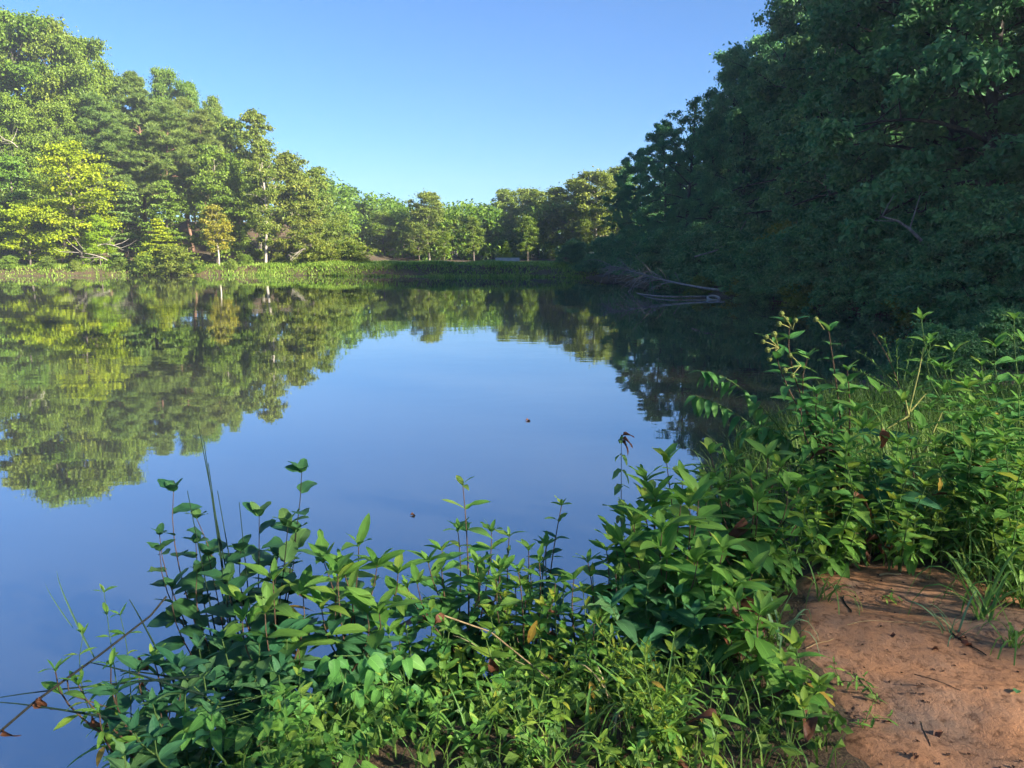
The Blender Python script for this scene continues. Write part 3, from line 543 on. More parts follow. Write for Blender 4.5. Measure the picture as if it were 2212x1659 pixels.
def fam(key, prof, wl, m, **k): return [leaf_mesh(key + ' leaf', prof, wl * (.78, 1.08, .92, 1.0, .85)[i], LM[m], i, curl=.12 + .13 * i, wave=.03 + .03 * (i % 3), **k) for i in range(5)] + ([leaf_mesh(key + ' chewed leaf', prof, wl * .8, LM[m], 9, curl=.4, wave=.14, tooth=.3)] if 'tooth' not in k else [])
LF = {'shrub': fam('shrub', ov, .46, 'shrub'), 'shrub_blue': fam('shrub', ov, .46, 'shrub_blue'), 'young': fam('young', el, .38, 'young'), 'alder': fam('alder', rd, .74, 'alder', tooth=.07), 'vine': fam('vine', hv, .58, 'vine'),
      'weed': fam('weed', el, .3, 'weed'), 'lime': fam('lime', el, .3, 'lime'), 'limer': fam('lime round', hv, .55, 'lime'), 'weedr': fam('weed round', hv, .6, 'weed'), 'dead': [leaf_mesh('dead leaf', el, .5, LM['dead'], i, curl=.5 + .2 * i, fold=.9, wave=.25) for i in range(4)],
      'yellow': fam('yellow', el, .4, 'yellow'), 'drab': fam('drab', hv, .6, 'drab', tooth=.1), 'sprig': [leaf_mesh('sprig leaf', el, .16, LM['weed'], i, curl=.1, rows=3) for i in range(3)], 'sprigl': [leaf_mesh('sprig leaf', el, .2, LM['lime'], i, curl=.1, rows=3) for i in range(3)]}
def blade_mesh(seed, m, w, curl):
    rng = random.Random(seed); V = []; U = []; n_ = 8
    for i in range(n_ + 1):
        t = i / n_; ww = w * (1 - t ** 2.2) * (.6 + .4 * min(1, t * 5)) + .0008
        a = curl * t * t * 1.6; V += [(-ww + .015 * math.sin(t * 4 + seed), t * math.cos(a * .8) * 1.0, t * t * -curl * .55 + ww * .5), (.015 * math.sin(t * 4 + seed), t * math.cos(a * .8), t * t * -curl * .55), (ww + .015 * math.sin(t * 4 + seed), t * math.cos(a * .8), t * t * -curl * .55 + ww * .5)]
        U += [(0.1, t), (.4, t), (.9, t)]
    F = [(i * 3 + j, i * 3 + j + 1, i * 3 + j + 4, i * 3 + j + 3) for i in range(n_) for j in range(2)]
    return npmesh('grass blade', np.array(V), np.array(F), LM[m], uv=np.array(U), smooth=True)
BL = {k: [blade_mesh(i, k, .012 + .003 * (i % 3), .35 + .3 * i) for i in range(5)] for k in ('grass', 'straw', 'blue_grass')}
STEM = {'green': bark_mat('green stem', (.06, .12, .03), (.12, .19, .05), 20), 'brown': bark_mat('brown stem', (.07, .04, .025), (.16, .1, .06), 20), 'dark': bark_mat('dark stem', (.02, .02, .015), (.05, .045, .03), 20), 'rush': bark_mat('dark rush', (.012, .03, .02), (.03, .06, .03), 20), 'reed': bark_mat('yellow reed', (.26, .26, .07), (.4, .38, .12), 20), 'straw': bark_mat('straw stalk', (.3, .2, .09), (.45, .32, .16), 20)}
RN = random.Random(21)
def place_leaf(root, base, mesh, p, d, L, upv=(0, 0, 1), name='leaf', roll=0.0):
    y = Vector(d).normalized(); x = y.cross(Vector(upv))
    if x.length < 1e-3: x = Vector((1, 0, 0))
    x.normalize(); z = x.cross(y)
    M = Matrix((x, y, z)).transposed() @ Matrix.Rotation(roll, 3, 'Y')
    o = bpy.data.objects.new(name, mesh); o.matrix_basis = Matrix.Translation(Vector(p) - Vector(base)) @ M.to_4x4() @ Matrix.Scale(L, 4)
    return link(o, root)
def stem(root, base, pts, r0, r1, m, name='stem'):
    mb = MB(); mb.tube(np.asarray(pts) - np.array(base), np.linspace(r0, r1, len(pts)), 5); return obj(name, mb.mesh('stem', STEM[m]), root)
def leafy_stem(root, base, tip, kind, L, nodes, f0=.25, young=None, per=2, bow=.15, elev=(-12, 48), st='green', r0=.006, alt=False, start=None, top=3, ntop=1):
    b = Vector(start if start is not None else base); t = Vector(tip); ln = (t - b).length
    side = Vector((RN.uniform(-1, 1), RN.uniform(-1, 1), 0)) * bow * ln * .5
    pts = bez(b, b + Vector((0, 0, ln * .4)) + side * .3, t - Vector((0, 0, ln * .3)) + side, t, 10); stem(root, base, pts, r0, r0 * .35, st)
    az = RN.random() * 6.28; L *= {'shrub': 1.12, 'shrub_blue': 1.12, 'young': 1.1, 'alder': 1.35}.get(kind, 1.0)
    for k in range(nodes):
        f = f0 + (1 - f0) * (k / max(1, nodes - 1)); p = Vector([np.interp(f, np.linspace(0, 1, 10), pts[:, c]) for c in range(3)])
        az += (2.4 if alt else 1.57) + RN.uniform(-.25, .25); g = (f - f0) / (1 - f0)
        last = k >= nodes - ntop; size = L * (1.05 - .5 * max(0, g - .5) * 1.3) * RN.uniform(.65, 1.22)
        for q in range(per):
            a = az + q * 2 * math.pi / per + RN.uniform(-.2, .2); e = R(elev[0] + (elev[1] - elev[0]) * g ** 1.6 + RN.uniform(-14, 14))
            fam_ = LF[young] if (young and g > .8) else LF[kind]
            if g < .7 and RN.random() < .06: fam_ = LF[RN.choice(('yellow', 'drab', 'drab', 'dead'))]
            place_leaf(root, base, RN.choice(fam_), p, (math.cos(a) * math.cos(e), math.sin(a) * math.cos(e), math.sin(e)), size, roll=RN.uniform(-.35, .35))
    for q in range(top):
        a = az + q * 2.1; e = R(62 + RN.uniform(-10, 10)); place_leaf(root, base, RN.choice(LF[young or kind]), t, (math.cos(a) * math.cos(e), math.sin(a) * math.cos(e), math.sin(e)), L * RN.uniform(.4, .62))
def foot(px, Y):
    x = (px - 1106) * Y / 1490.0; return Vector((x, Y, max(near_z(x, Y), -.3) - .02))
def shrub(name, label, base, tips, kind, L, nodes, group=None, cat='shrub', **k):
    b = foot(*base); r_ = empty(name, b); tag(r_, label, cat, group)
    if kind in ('shrub', 'shrub_blue', 'alder', 'weedr'):
        tips = list(tips) + [(x + RN.uniform(-45, 45), y + RN.uniform(35, 120), Y + RN.uniform(-.25, .1)) for x, y, Y in tips]
    for t in tips: leafy_stem(r_, b, P(*t), kind, L * RN.uniform(.9, 1.1), nodes, start=b + Vector((RN.uniform(-.05, .05), RN.uniform(-.05, .05), 0)), **k)
    return r_
BUT = dict(young='young', st='brown')
shrub('alder_shrub', 'slender shrub with round pleated leaves, first from the left, over the water', (470, 3.3), [(375, 1062, 3.3), (425, 1120, 3.35), (345, 1190, 3.2), (450, 1200, 3.3)], 'alder', .095, 9, alt=True, per=1, st='brown', elev=(-5, 40), r0=.005, top=3)
shrub('alder_shrub', 'taller shrub with dark round leaves and dark stem, right of the rushes', (565, 3.25), [(652, 1020, 3.2), (560, 1115, 3.25), (640, 1150, 3.2), (600, 1200, 3.1), (520, 1190, 3.2)], 'alder', .105, 10, alt=True, per=1, st='dark', elev=(-5, 45), r0=.005, top=3)
shrub('broadleaf_shrub', 'shrub with one large leaf hanging towards the viewer, below the round leaved shrubs', (595, 2.85), [(590, 1255, 2.72), (520, 1300, 2.75), (655, 1290, 2.8)], 'shrub_blue', .165, 6, **BUT)
shrub('broadleaf_shrub', 'shrub with long drooping leaves above the three-leaved vine', (735, 2.95), [(775, 1180, 2.95), (730, 1240, 2.75), (815, 1220, 2.95), (700, 1215, 3.0), (860, 1240, 3.0)], 'shrub_blue', .16, 6, **BUT)
shrub('broadleaf_shrub', 'upright shrub with paired leaves rising from the centre of the near bank', (1005, 3.3), [(1000, 1050, 3.3), (955, 1190, 3.2), (1062, 1150, 3.3), (925, 1215, 3.1), (1030, 1220, 3.1), (880, 1270, 3.0)], 'shrub', .125, 8, **BUT)
shrub('broadleaf_shrub', 'thin dark green shrub standing alone right of the centre shrub', (1190, 3.45), [(1213, 1092, 3.5), (1180, 1180, 3.4)], 'shrub_blue', .1, 9, young='young', st='brown')
shrub('broadleaf_shrub', 'leafy mid height shrub closing the gap right of the centre shrub', (1130, 3.0), [(1120, 1235, 3.0), (1165, 1215, 3.1), (1070, 1250, 3.0), (1200, 1260, 3.0)], 'shrub', .1, 8, **BUT)
shrub('broadleaf_shrub', 'leafy mid height shrub left of the big long leaved shrub', (1280, 3.05), [(1270, 1215, 3.1), (1310, 1190, 3.15), (1240, 1250, 3.0), (1330, 1240, 3.0)], 'shrub', .105, 8, **BUT)
shrub('broadleaf_shrub', 'small narrow leaved plant between the centre shrub and thin dark shrub', (1105, 3.3), [(1100, 1160, 3.3), (1142, 1190, 3.25), (1080, 1230, 3.1)], 'shrub', .095, 7, **BUT)
shrub('broadleaf_shrub', 'big shrub with the longest leaves right of centre, against the water', (1450, 3.25), [(1440, 1000, 3.4), (1395, 1040, 3.4), (1475, 1035, 3.35), (1415, 1075, 3.3), (1490, 1095, 3.1), (1365, 1130, 3.2), (1430, 1150, 3.0), (1330, 1180, 3.2)], 'shrub', .2, 7, **BUT)
shrub('broadleaf_shrub', 'bright shrub with fresh leaf tips behind the big long leaved shrub', (1605, 3.6), [(1658, 990, 3.6), (1580, 1005, 3.7), (1700, 1060, 3.5), (1535, 980, 3.8), (1620, 1030, 3.5), (1685, 1010, 3.65), (1555, 1050, 3.6)], 'shrub', .18, 7, **BUT)
shrub('broadleaf_shrub', 'shrub with pale upright leaves in front of the big long leaved shrub', (1540, 2.95), [(1562, 1190, 3.0), (1500, 1215, 3.0), (1625, 1240, 2.95), (1580, 1270, 2.85)], 'shrub', .15, 6, **BUT)
shrub('broadleaf_shrub', 'leaning leafy stem beside the sand path with shiny pale leaves', (1695, 2.55), [(1592, 1300, 2.75), (1640, 1330, 2.7)], 'young', .15, 7, st='brown', young='young', f0=.3)
shrub('broadleaf_shrub', 'low bushy sprout with pointed leaves at the edge of the sand path', (1730, 2.45), [(1720, 1400, 2.45), (1690, 1430, 2.4), (1770, 1480, 2.35)], 'weedr', .1, 5, young='limer')
shrub('broadleaf_shrub', 'dark shaded shrub under the big long leaved shrub', (1430, 2.95), [(1400, 1260, 2.95), (1460, 1290, 2.9), (1340, 1270, 3.0), (1500, 1330, 2.8)], 'shrub_blue', .14, 6)
s_ = shrub('climbing_vine', 'thin upright stalk with small drooping leaves and brown tip at the water', (1335, 3.65), [(1342, 950, 3.7)], 'drab', .085, 11, cat='vine', alt=True, st='dark', bow=.02, elev=(-50, -10), r0=.004, top=1)
for q in range(3): place_leaf(s_, s_.location, LF['dead'][q], P(1342, 942 + 6 * q, 3.7), (RN.uniform(-1, 1), -.3, .4 - .4 * q), .06)
# buttonbush with ball fruits
bb = foot(1800, 4.2); r_ = empty('buttonbush', bb); tag(r_, 'tall buttonbush with round green seed balls reaching over the dark water', 'shrub')
mball = npmesh('seed ball', *(lambda Vq, Fq: (Vq, Fq))(*(lambda: (lambda n1, n2: (np.array([(math.sin(math.pi * i / n1) * math.cos(2 * math.pi * j / n2) * (1 + .06 * ((i + j) % 2)), math.sin(math.pi * i / n1) * math.sin(2 * math.pi * j / n2) * (1 + .06 * ((i + j) % 2)), math.cos(math.pi * i / n1)) for i in range(n1 + 1) for j in range(n2)]), np.array([(i * n2 + j, i * n2 + (j + 1) % n2, (i + 1) * n2 + (j + 1) % n2, (i + 1) * n2 + j) for i in range(n1) for j in range(n2)])))(6, 8))()), None, smooth=True)
m, n, b = mat('seed ball'); t_ = noise(n, 3.5, 3); rr = ramp(n, t_.outputs[0], [(.3, (.2, .25, .04)), (.7, (.34, .38, .08))]); n.links.new(rr.outputs[0], b.inputs['Base Color']); b.inputs['Roughness'].default_value = .8; bump(n, t_.outputs[0], .8, .1, b); mball.materials.append(m)
for t in [(1705, 700, 4.25), (1672, 745, 4.2), (1790, 715, 4.3), (1745, 770, 4.2), (1765, 850, 4.15), (1830, 800, 4.25), (1730, 880, 4.1), (1800, 900, 4.1)]: leafy_stem(r_, bb, P(*t), 'shrub', .13, 9, f0=.4, young='shrub', st='brown', r0=.008, top=2)
for (qx, qy), balls in [((1712, 712), [(1688, 678), (1718, 692), (1683, 700), (1698, 690)]), ((1682, 752), [(1672, 722), (1648, 738), (1658, 756), (1662, 776), (1655, 728)]), ((1730, 790), [(1706, 768), (1695, 800), (1712, 812)]), ((1780, 712), [(1762, 690)])]:
    for px, py in balls:
        p = P(px, py, 4.15 + RN.uniform(-.05, .05)); q = P(qx, qy, 4.2); fs = stem(r_, bb, bez(q, q + (p - q) * .4 + Vector((0, 0, .01)), p + Vector((0, 0, .005)), p, 5), .0025, .0018, 'reed', 'fruit_stalk')
        o = obj('seed_ball', mball, fs, p - bb); o.scale = (RN.uniform(.014, .019),) * 3
# arching branches over the water
bb = foot(1770, 4.4); r_ = empty('arching_shrub', bb); tag(r_, 'shrub with two arching leafy branches reaching left over the dark water', 'shrub')
for a, c, t in [(P(1740, 960, 4.4), P(1600, 800, 4.5), P(1515, 802, 4.5)), (P(1720, 980, 4.3), P(1600, 880, 4.4), P(1502, 855, 4.4)), (P(1740, 1000, 4.2), P(1700, 900, 4.3), P(1620, 925, 4.3))]:
    pts = bez(bb, a, c, t, 14); stem(r_, bb, pts, .007, .002, 'green')
    for k in range(15):
        f = .38 + .62 * k / 14; p = Vector([np.interp(f, np.linspace(0, 1, 14), pts[:, i]) for i in range(3)])
        for sgn in (-1, 1): place_leaf(r_, bb, RN.choice(LF['drab' if k % 5 == 0 else 'shrub']), p, (RN.uniform(-.9, .5), sgn * .5 + RN.uniform(-.3, .3), RN.uniform(-.9, .15)), .1 * RN.uniform(.8, 1.3))
# wispy herb
bb = foot(1960, 4.3); r_ = empty('wispy_herb', bb); tag(r_, 'wispy feathery herb with tiny needle leaves before the dark water', 'herb')
main = bez(bb, P(1975, 980, 4.3), P(1965, 820, 4.35), P(1880, 712, 4.4), 14); stem(r_, bb, main, .006, .0015, 'brown')
tw = [main]
for f, t in [(.62, (1840, 800, 4.4)), (.66, (1850, 760, 4.4)), (.7, (1935, 735, 4.4)), (.64, (1975, 735, 4.4)), (.6, (2005, 745, 4.35)), (.55, (1845, 880, 4.35)), (.75, (1905, 730, 4.4)), (.6, (1990, 800, 4.35))]:
    q = np.array([np.interp(f, np.linspace(0, 1, 14), main[:, i]) for i in range(3)]); t = np.array(P(*t)); pts = bez(q, q + (t - q) * .4 + [0, 0, .03], q + (t - q) * .8 + [0, 0, .03], t, 8); stem(r_, bb, pts, .003, .001, 'green', 'twig'); tw.append(pts)
for pts in tw:
    for k in range(16):
        f = (.55 if pts is main else .15) + .45 * k / 16 * (1 if pts is main else 1.9); f = min(f, 1); p = Vector([np.interp(f, np.linspace(0, 1, len(pts)), pts[:, i]) for i in range(3)])
        place_leaf(r_, bb, RN.choice(LF['sprig']), p, (RN.uniform(-1, 1), RN.uniform(-1, 1), RN.uniform(-.1, 1)), .034)
# yellow reed
bb = foot(1995, 4.0); r_ = empty('reed', bb); tag(r_, 'yellowing reed with bent jointed stalk among the right shrubs', 'reed')
for a in [[(1985, 1010), (1975, 950), (1962, 895), (1985, 800), (1995, 750)], [(1962, 895), (1955, 860)], [(1966, 888), (2000, 850)], [(1990, 990), (2010, 945), (2035, 890)], [(2010, 945), (2060, 970)], [(1963, 898), (1900, 935)]]:
    stem(r_, bb, np.array([P(x, y, 4.0) for x, y in a]), .007, .003, 'reed', 'stalk')
for (x, y), (dx, dz), L in [((1990, 780), (.4, 1), .2), ((1962, 890), (-.6, .8), .16), ((2035, 890), (.9, .3), .22), ((1963, 898), (-1, -.2), .3), ((2000, 850), (.8, .9), .25)]: place_leaf(r_, bb, RN.choice(BL['grass']), P(x, y, 4.0), (dx, -.2, dz), L, name='blade')
# right-hand thicket
for lb, base, tips, kind, L, nd in [
        ('leafy shrub whose tip nods over the water left of the right photo edge', (2140, 4.3), [(1990, 690, 4.3), (2010, 740, 4.2), (2060, 760, 4.2), (2040, 800, 4.1)], 'shrub', .11, 8),
        ('bright shrub rising highest at the right photo edge', (2200, 4.4), [(2190, 690, 4.4), (2150, 750, 4.3), (2212, 740, 4.3), (2120, 790, 4.2), (2240, 700, 4.4)], 'shrub', .13, 8),
        ('shrub with large drooping leaves below the buttonbush', (1800, 3.9), [(1790, 930, 3.9), (1760, 980, 3.8), (1850, 890, 3.9), (1830, 960, 3.7), (1730, 1010, 3.9)], 'shrub', .15, 6),
        ('shrub with broad leaves in the middle of the right thicket', (1910, 3.9), [(1900, 850, 4.0), (1950, 870, 3.9), (1880, 930, 3.8), (1940, 960, 3.7), (1990, 930, 3.8)], 'shrub_blue', .15, 6),
        ('dense shrub of pointed leaves right of the yellow reed', (2080, 3.95), [(2040, 850, 4.0), (2090, 840, 4.0), (2060, 910, 3.8), (2120, 900, 3.8), (2020, 960, 3.7), (2100, 970, 3.6)], 'shrub', .125, 8),
        ('dense shrub at the right photo edge, middle height', (2190, 3.9), [(2150, 850, 4.0), (2200, 830, 4.0), (2180, 920, 3.8), (2230, 900, 3.8), (2150, 980, 3.7), (2210, 1000, 3.6)], 'shrub', .125, 8),
        ('yellowish leaved shrub low at the right photo edge', (2200, 3.5), [(2170, 960, 3.5), (2210, 1010, 3.4), (2230, 950, 3.5), (2180, 1060, 3.3)], 'weedr', .1, 7),
        ('low leafy plant under the drooping shrub in the thicket', (1790, 3.6), [(1770, 1050, 3.6), (1810, 1040, 3.6), (1850, 1060, 3.5), (1740, 1090, 3.6)], 'weedr', .09, 6),
        ('low plant with soft leaves in the thicket under the broad leaves', (1930, 3.6), [(1900, 1030, 3.6), (1960, 1030, 3.6), (1930, 1080, 3.5), (2000, 1050, 3.5)], 'weedr', .085, 6),
        ('fresh narrow leaved plant at the far edge of the sand path', (1830, 3.75), [(1810, 1140, 3.6), (1850, 1150, 3.6), (1880, 1130, 3.7), (1780, 1150, 3.65)], 'weed', .085, 6),
        ('narrow leaved plant above the end of the sand path', (1960, 3.85), [(1940, 1120, 3.8), (1990, 1110, 3.8), (2030, 1130, 3.7), (1920, 1160, 3.7)], 'weed', .085, 6),
        ('shaggy plant where the thicket meets the grass on the right', (2070, 3.7), [(2060, 1070, 3.7), (2110, 1060, 3.7), (2090, 1120, 3.6), (2040, 1110, 3.65)], 'weed', .085, 6),
        ('leafy plant half hidden by grass at the right photo edge', (2180, 3.3), [(2150, 1130, 3.3), (2200, 1120, 3.3), (2220, 1180, 3.2)], 'weed', .08, 6),
        ('bushy plant between the bright shrub and the sand path', (1700, 3.5), [(1690, 1150, 3.45), (1730, 1140, 3.5), (1660, 1180, 3.4), (1710, 1190, 3.4)], 'weed', .08, 6)]:
    shrub('thicket_shrub' if L > .1 else 'leafy_weed', lb, base, tips, kind, L, nd, young={'shrub': 'young', 'shrub_blue': 'young', 'weedr': 'limer', 'weed': 'lime'}[kind], cat='shrub' if L > .1 else 'weed')
for lb, base, tips, kind, L, nd in [
        ('low soft leaved plant in the gap between centre shrub and thin dark shrub', (1120, 3.0), [(1090, 1290, 3.0), (1140, 1270, 3.05), (1170, 1310, 2.95), (1060, 1330, 2.9)], 'weedr', .085, 6),
        ('narrow leaved plant at the foot of the thin dark shrub', (1230, 3.0), [(1220, 1250, 3.05), (1260, 1280, 3.0), (1280, 1240, 3.1), (1200, 1300, 2.95)], 'weed', .09, 7),
        ('narrow leaved plant filling the bank left of the shaded shrub', (1290, 2.75), [(1270, 1370, 2.75), (1320, 1380, 2.7), (1240, 1400, 2.7), (1300, 1330, 2.85)], 'weed', .085, 7),
        ('leafy plant hanging into the gap below the centre shrub', (1010, 2.75), [(1000, 1410, 2.75), (960, 1430, 2.7), (1040, 1440, 2.7)], 'weedr', .08, 6),
        ('leafy plant right of the broken sedge blades', (1180, 2.65), [(1150, 1430, 2.65), (1200, 1400, 2.7), (1220, 1450, 2.6)], 'weedr', .08, 6)]:
    shrub('leafy_weed', lb, base, tips, kind, L, nd, young={'weedr': 'limer', 'weed': 'lime'}[kind], cat='weed')
# three-leaved vine
for lb, x0, x1, y0, y1, cnt in [('three-leaved vine trailing down the bank at lower left of centre', 690, 900, 1380, 1640, 26), ('three-leaved vine spreading along the lower left corner of the bank', 400, 690, 1480, 1650, 22)]:
    bb = foot((x0 + x1) / 2, 2.55); r_ = empty('climbing_vine', bb); tag(r_, lb, 'vine'); prev = None
    for k in range(cnt):
        px = RN.uniform(x0, x1); py = RN.uniform(y0, y1); Y = 2.62 - (py - 1380) / 260 * .42 + RN.uniform(-.05, .05); p = P(px, py, Y); a0 = RN.uniform(-2.6, -.5)
        q = p + Vector((RN.uniform(-.08, .08), .1, -.06)); lf = stem(r_, bb, bez(q if prev is None or k % 6 == 0 else prev, q, p + Vector((0, .04, 0)), p, 6), .002, .0015, 'green', 'leaf_stalk'); prev = p
        for da in (-1.15, 0, 1.15):
            d = Vector((math.cos(a0 + da), math.sin(a0 + da) * .6, RN.uniform(-.75, -.1))); place_leaf(lf, bb, RN.choice(LF['vine']), p + d * .012, d, .078 * RN.uniform(.75, 1.2), upv=(0, -.55, 1), name='leaflet', roll=RN.uniform(-.3, .3))
# rushes: thin dark stalks
for lb, st in [('clump of tall thin dark rushes rising from the left shrubs over the water', [((520, 1250), (428, 915), 3.15), ((500, 1240), (440, 950), 3.1), ((530, 1250), (470, 1060), 3.2), ((540, 1220), (517, 1085), 3.2), ((480, 1330), (405, 1060), 3.15), ((505, 1300), (450, 1000), 3.2)]),
               ('dark rush stalks lying almost flat over the water at lower left', [((430, 1460), (-10, 1508), 2.4), ((300, 1560), (-10, 1516), 2.3), ((440, 1500), (190, 1430), 2.4), ((420, 1470), (260, 1450), 2.5), ((380, 1480), (280, 1295), 2.6)])]:
    a, t, Y = st[0]; bb = foot(490, 3.1) if Y > 3 else P(430, 1475, 2.5); r_ = empty('rush_clump', bb); tag(r_, lb, 'rush')
    for a, t, Y in st:
        A_, T_ = P(*a, Y), P(*t, Y); A0 = Vector((A_.x + (A_.x - T_.x) * .2, Y, bb.z)) if Y > 3 else A_; stem(r_, bb, bez(A0, A0.lerp(T_, .3), A0.lerp(T_, .7) + Vector((0, 0, .015)), T_, 8), .0055, .0016, 'rush', 'stalk')
# twig with withered leaves
bb = P(360, 1290, 2.6); r_ = empty('dead_twig', bb); tag(r_, 'bare dark twig with brown withered leaves reaching to the left photo edge', 'twig')
stem(r_, bb, np.array([P(x, y, Y) for x, y, Y in [(360, 1288, 2.6), (325, 1330, 2.55), (215, 1415, 2.45), (145, 1465, 2.35), (70, 1520, 2.3), (0, 1580, 2.25), (-8, 1586, 2.25)]]), .004, .005, 'dark')
stem(r_, bb, np.array([P(x, y, Y) for x, y, Y in [(145, 1465, 2.35), (150, 1500, 2.35), (255, 1535, 2.4)]]), .003, .002, 'brown', 'twig')
for x, y, Y, L in [(8, 1575, 2.25, .05), (80, 1508, 2.3, .065), (85, 1505, 2.3, .05), (200, 1545, 2.35, .07), (300, 1418, 2.5, .07), (310, 1470, 2.5, .05)]: place_leaf(r_, bb, RN.choice(LF['dead']), P(x, y, Y), (RN.uniform(-.3, .4), -.2, -1), L, upv=(RN.uniform(-.5, .5), -1, .2))
# reed blades and weeds over the water at lower left
bb = P(205, 1420, 2.5); r_ = empty('water_reed', bb); tag(r_, 'pale green folded reed blade standing out over the water at lower left', 'reed')
for p0, p1, L in [((205, 1420), (87, 1236), .5), ((158, 1355), (78, 1262), .22)]:
    a, t = P(*p0, 2.5), P(*p1, 2.5); place_leaf(r_, bb, BL['blue_grass'][0], a, t - a, (t - a).length * 1.02, upv=(-.2, -1, .3), name='blade')
shrub('leafy_weed', 'thin pale weed with narrow leaves over the water, by the reed blade', (215, 2.5), [(225, 1280, 2.5), (180, 1370, 2.45), (260, 1330, 2.5)], 'weed', .07, 8, cat='weed', r0=.003)
shrub('broadleaf_shrub', 'sparse shrub hanging over the water at the lower left', (300, 2.4), [(170, 1480, 2.35), (120, 1450, 2.35), (240, 1440, 2.4), (330, 1420, 2.5), (215, 1540, 2.25)], 'weed', .1, 6, st='brown')
shrub('broadleaf_shrub', 'shrub with wide soft leaves at the lower left, left of the vines', (330, 2.45), [(300, 1450, 2.45), (250, 1500, 2.35), (350, 1440, 2.5), (390, 1470, 2.5)], 'shrub_blue', .125, 5, st='brown')
shrub('broadleaf_shrub', 'shaded shrub with large leaves at the left foot of the bank', (370, 2.4), [(330, 1520, 2.35), (290, 1580, 2.25), (400, 1500, 2.4), (440, 1460, 2.5)], 'shrub_blue', .1, 5)
shrub('broadleaf_shrub', 'shrub filling the bank between the round leaved shrubs and the vines', (520, 2.7), [(480, 1380, 2.7), (560, 1390, 2.65), (620, 1380, 2.7), (430, 1400, 2.65)], 'shrub_blue', .12, 7)
shrub('broadleaf_shrub', 'low shrub left of the broken straw blades', (900, 2.95), [(870, 1330, 2.95), (930, 1320, 2.9), (840, 1370, 2.85), (960, 1350, 2.9)], 'shrub', .1, 6, young='young')
# grass tufts, each blade a part
def tuft(name, label, base, cnt, L, kind='grass', spread=.6, group=None, up=1.0, cat='grass tuft'):
    r_ = empty(name, base); tag(r_, label, cat, group)
    for k in range(cnt):
        a = RN.random() * 6.28; s = spread * RN.uniform(.3, 1.1); place_leaf(r_, base, RN.choice(BL[kind]), Vector(base) + Vector((RN.uniform(-.03, .03), RN.uniform(-.03, .03), 0)), (math.cos(a) * s, math.sin(a) * s, up), L * RN.uniform(.55, 1.15), name='blade')
    return r_
for lb, px, Y, c, L, kd in [('pale bluish grass tuft growing out of the sand path', 2065, 2.95, 12, .3, 'blue_grass'), ('grass tuft at the right photo edge above the sand path', 2150, 3.25, 18, .45, 'grass'),
        ('grass tuft in the lower right grass beside the path edge', 2200, 2.85, 16, .35, 'grass'), ('bright grass tuft at the bottom centre', 1030, 2.2, 12, .3, 'grass'), ('two-bladed grass sprout left of bottom centre', 900, 2.15, 4, .26, 'grass'),
        ('sunlit arching grass tuft in the low weeds right of bottom centre', 1420, 2.35, 14, .42, 'grass'), ('upright grass behind the straw blades', 1290, 2.95, 14, .4, 'grass'), ('grass tuft under the leaning leafy stem', 1600, 2.4, 10, .3, 'grass'),
        ('tall grass between the centre shrubs at the water', 1050, 3.3, 8, .75, 'grass'), ('grass tuft left of the big long leaved shrub', 1250, 3.3, 12, .5, 'grass'), ('grass tuft at the foot of the bright shrub by the path', 1690, 2.95, 14, .3, 'blue_grass'),
        ('thin grass above the path end', 2010, 3.9, 16, .4, 'grass'), ('broad bladed grass at the right photo edge', 2205, 3.6, 16, .5, 'grass'), ('grass tuft in the thicket below the buttonbush', 1830, 4.0, 14, .5, 'grass'), ('sunlit sedge near the red clay spot at the bottom', 1280, 2.25, 10, .3, 'grass'),
        ('grass growing in the water edge left of the vines', 470, 2.85, 14, .5, 'grass'), ('long grass hanging over the right edge of the sand path', 2130, 3.05, 16, .5, 'grass'), ('dense grass tuft at the right photo edge halfway up', 2215, 3.15, 18, .55, 'grass'), ('grass tuft behind the bluish path tuft', 2085, 3.45, 16, .45, 'grass'),
        ('grass tuft above the top of the sand path', 1890, 3.85, 16, .3, 'grass'), ('grass tuft at the upper left corner of the sand path', 1770, 3.3, 14, .28, 'grass'), ('grass tuft between thicket and path, right of the pale splinter', 1985, 3.8, 16, .32, 'grass'), ('straw coloured grass low in the right thicket', 1860, 3.9, 8, .45, 'straw'),
        ('straw coloured grass in the sunlit weeds', 1330, 2.45, 6, .3, 'straw'), ('tall grass in the gap left of the thin dark shrub', 1150, 3.2, 14, .6, 'grass'), ('drooping grass right of the thin dark shrub', 1260, 3.1, 14, .55, 'grass'), ('grass tuft at the bottom right of the low weeds', 1640, 2.2, 12, .3, 'grass'),
        ('grass tuft at the bottom edge near the red clay', 1190, 2.1, 12, .32, 'grass'), ('thin grass over the vines at lower left', 620, 2.4, 10, .4, 'grass')]:
    tuft('grass_tuft', lb, foot(px, Y), c, L, kd)
bb = P(1120, 1440, 2.75); r_ = empty('broken_sedge', bb); tag(r_, 'fan of broken pale sedge blades lying over the gap in the bank', 'sedge')
for k in range(9): t = P(950 + 14 * k, 1318 + 12 * k, 2.8); a = P(1080 + 10 * k, 1440 + 6 * (k % 3), 2.7); place_leaf(r_, bb, BL['straw' if k in (2, 6) else 'grass'][k % 2], a, t - a, (t - a).length, name='blade', upv=(.3, -.3, 1))
stem(r_, bb, np.array([P(960, 1330, 2.8), P(1060, 1365, 2.8), P(1190, 1470, 2.65)]), .004, .003, 'straw', 'stalk')
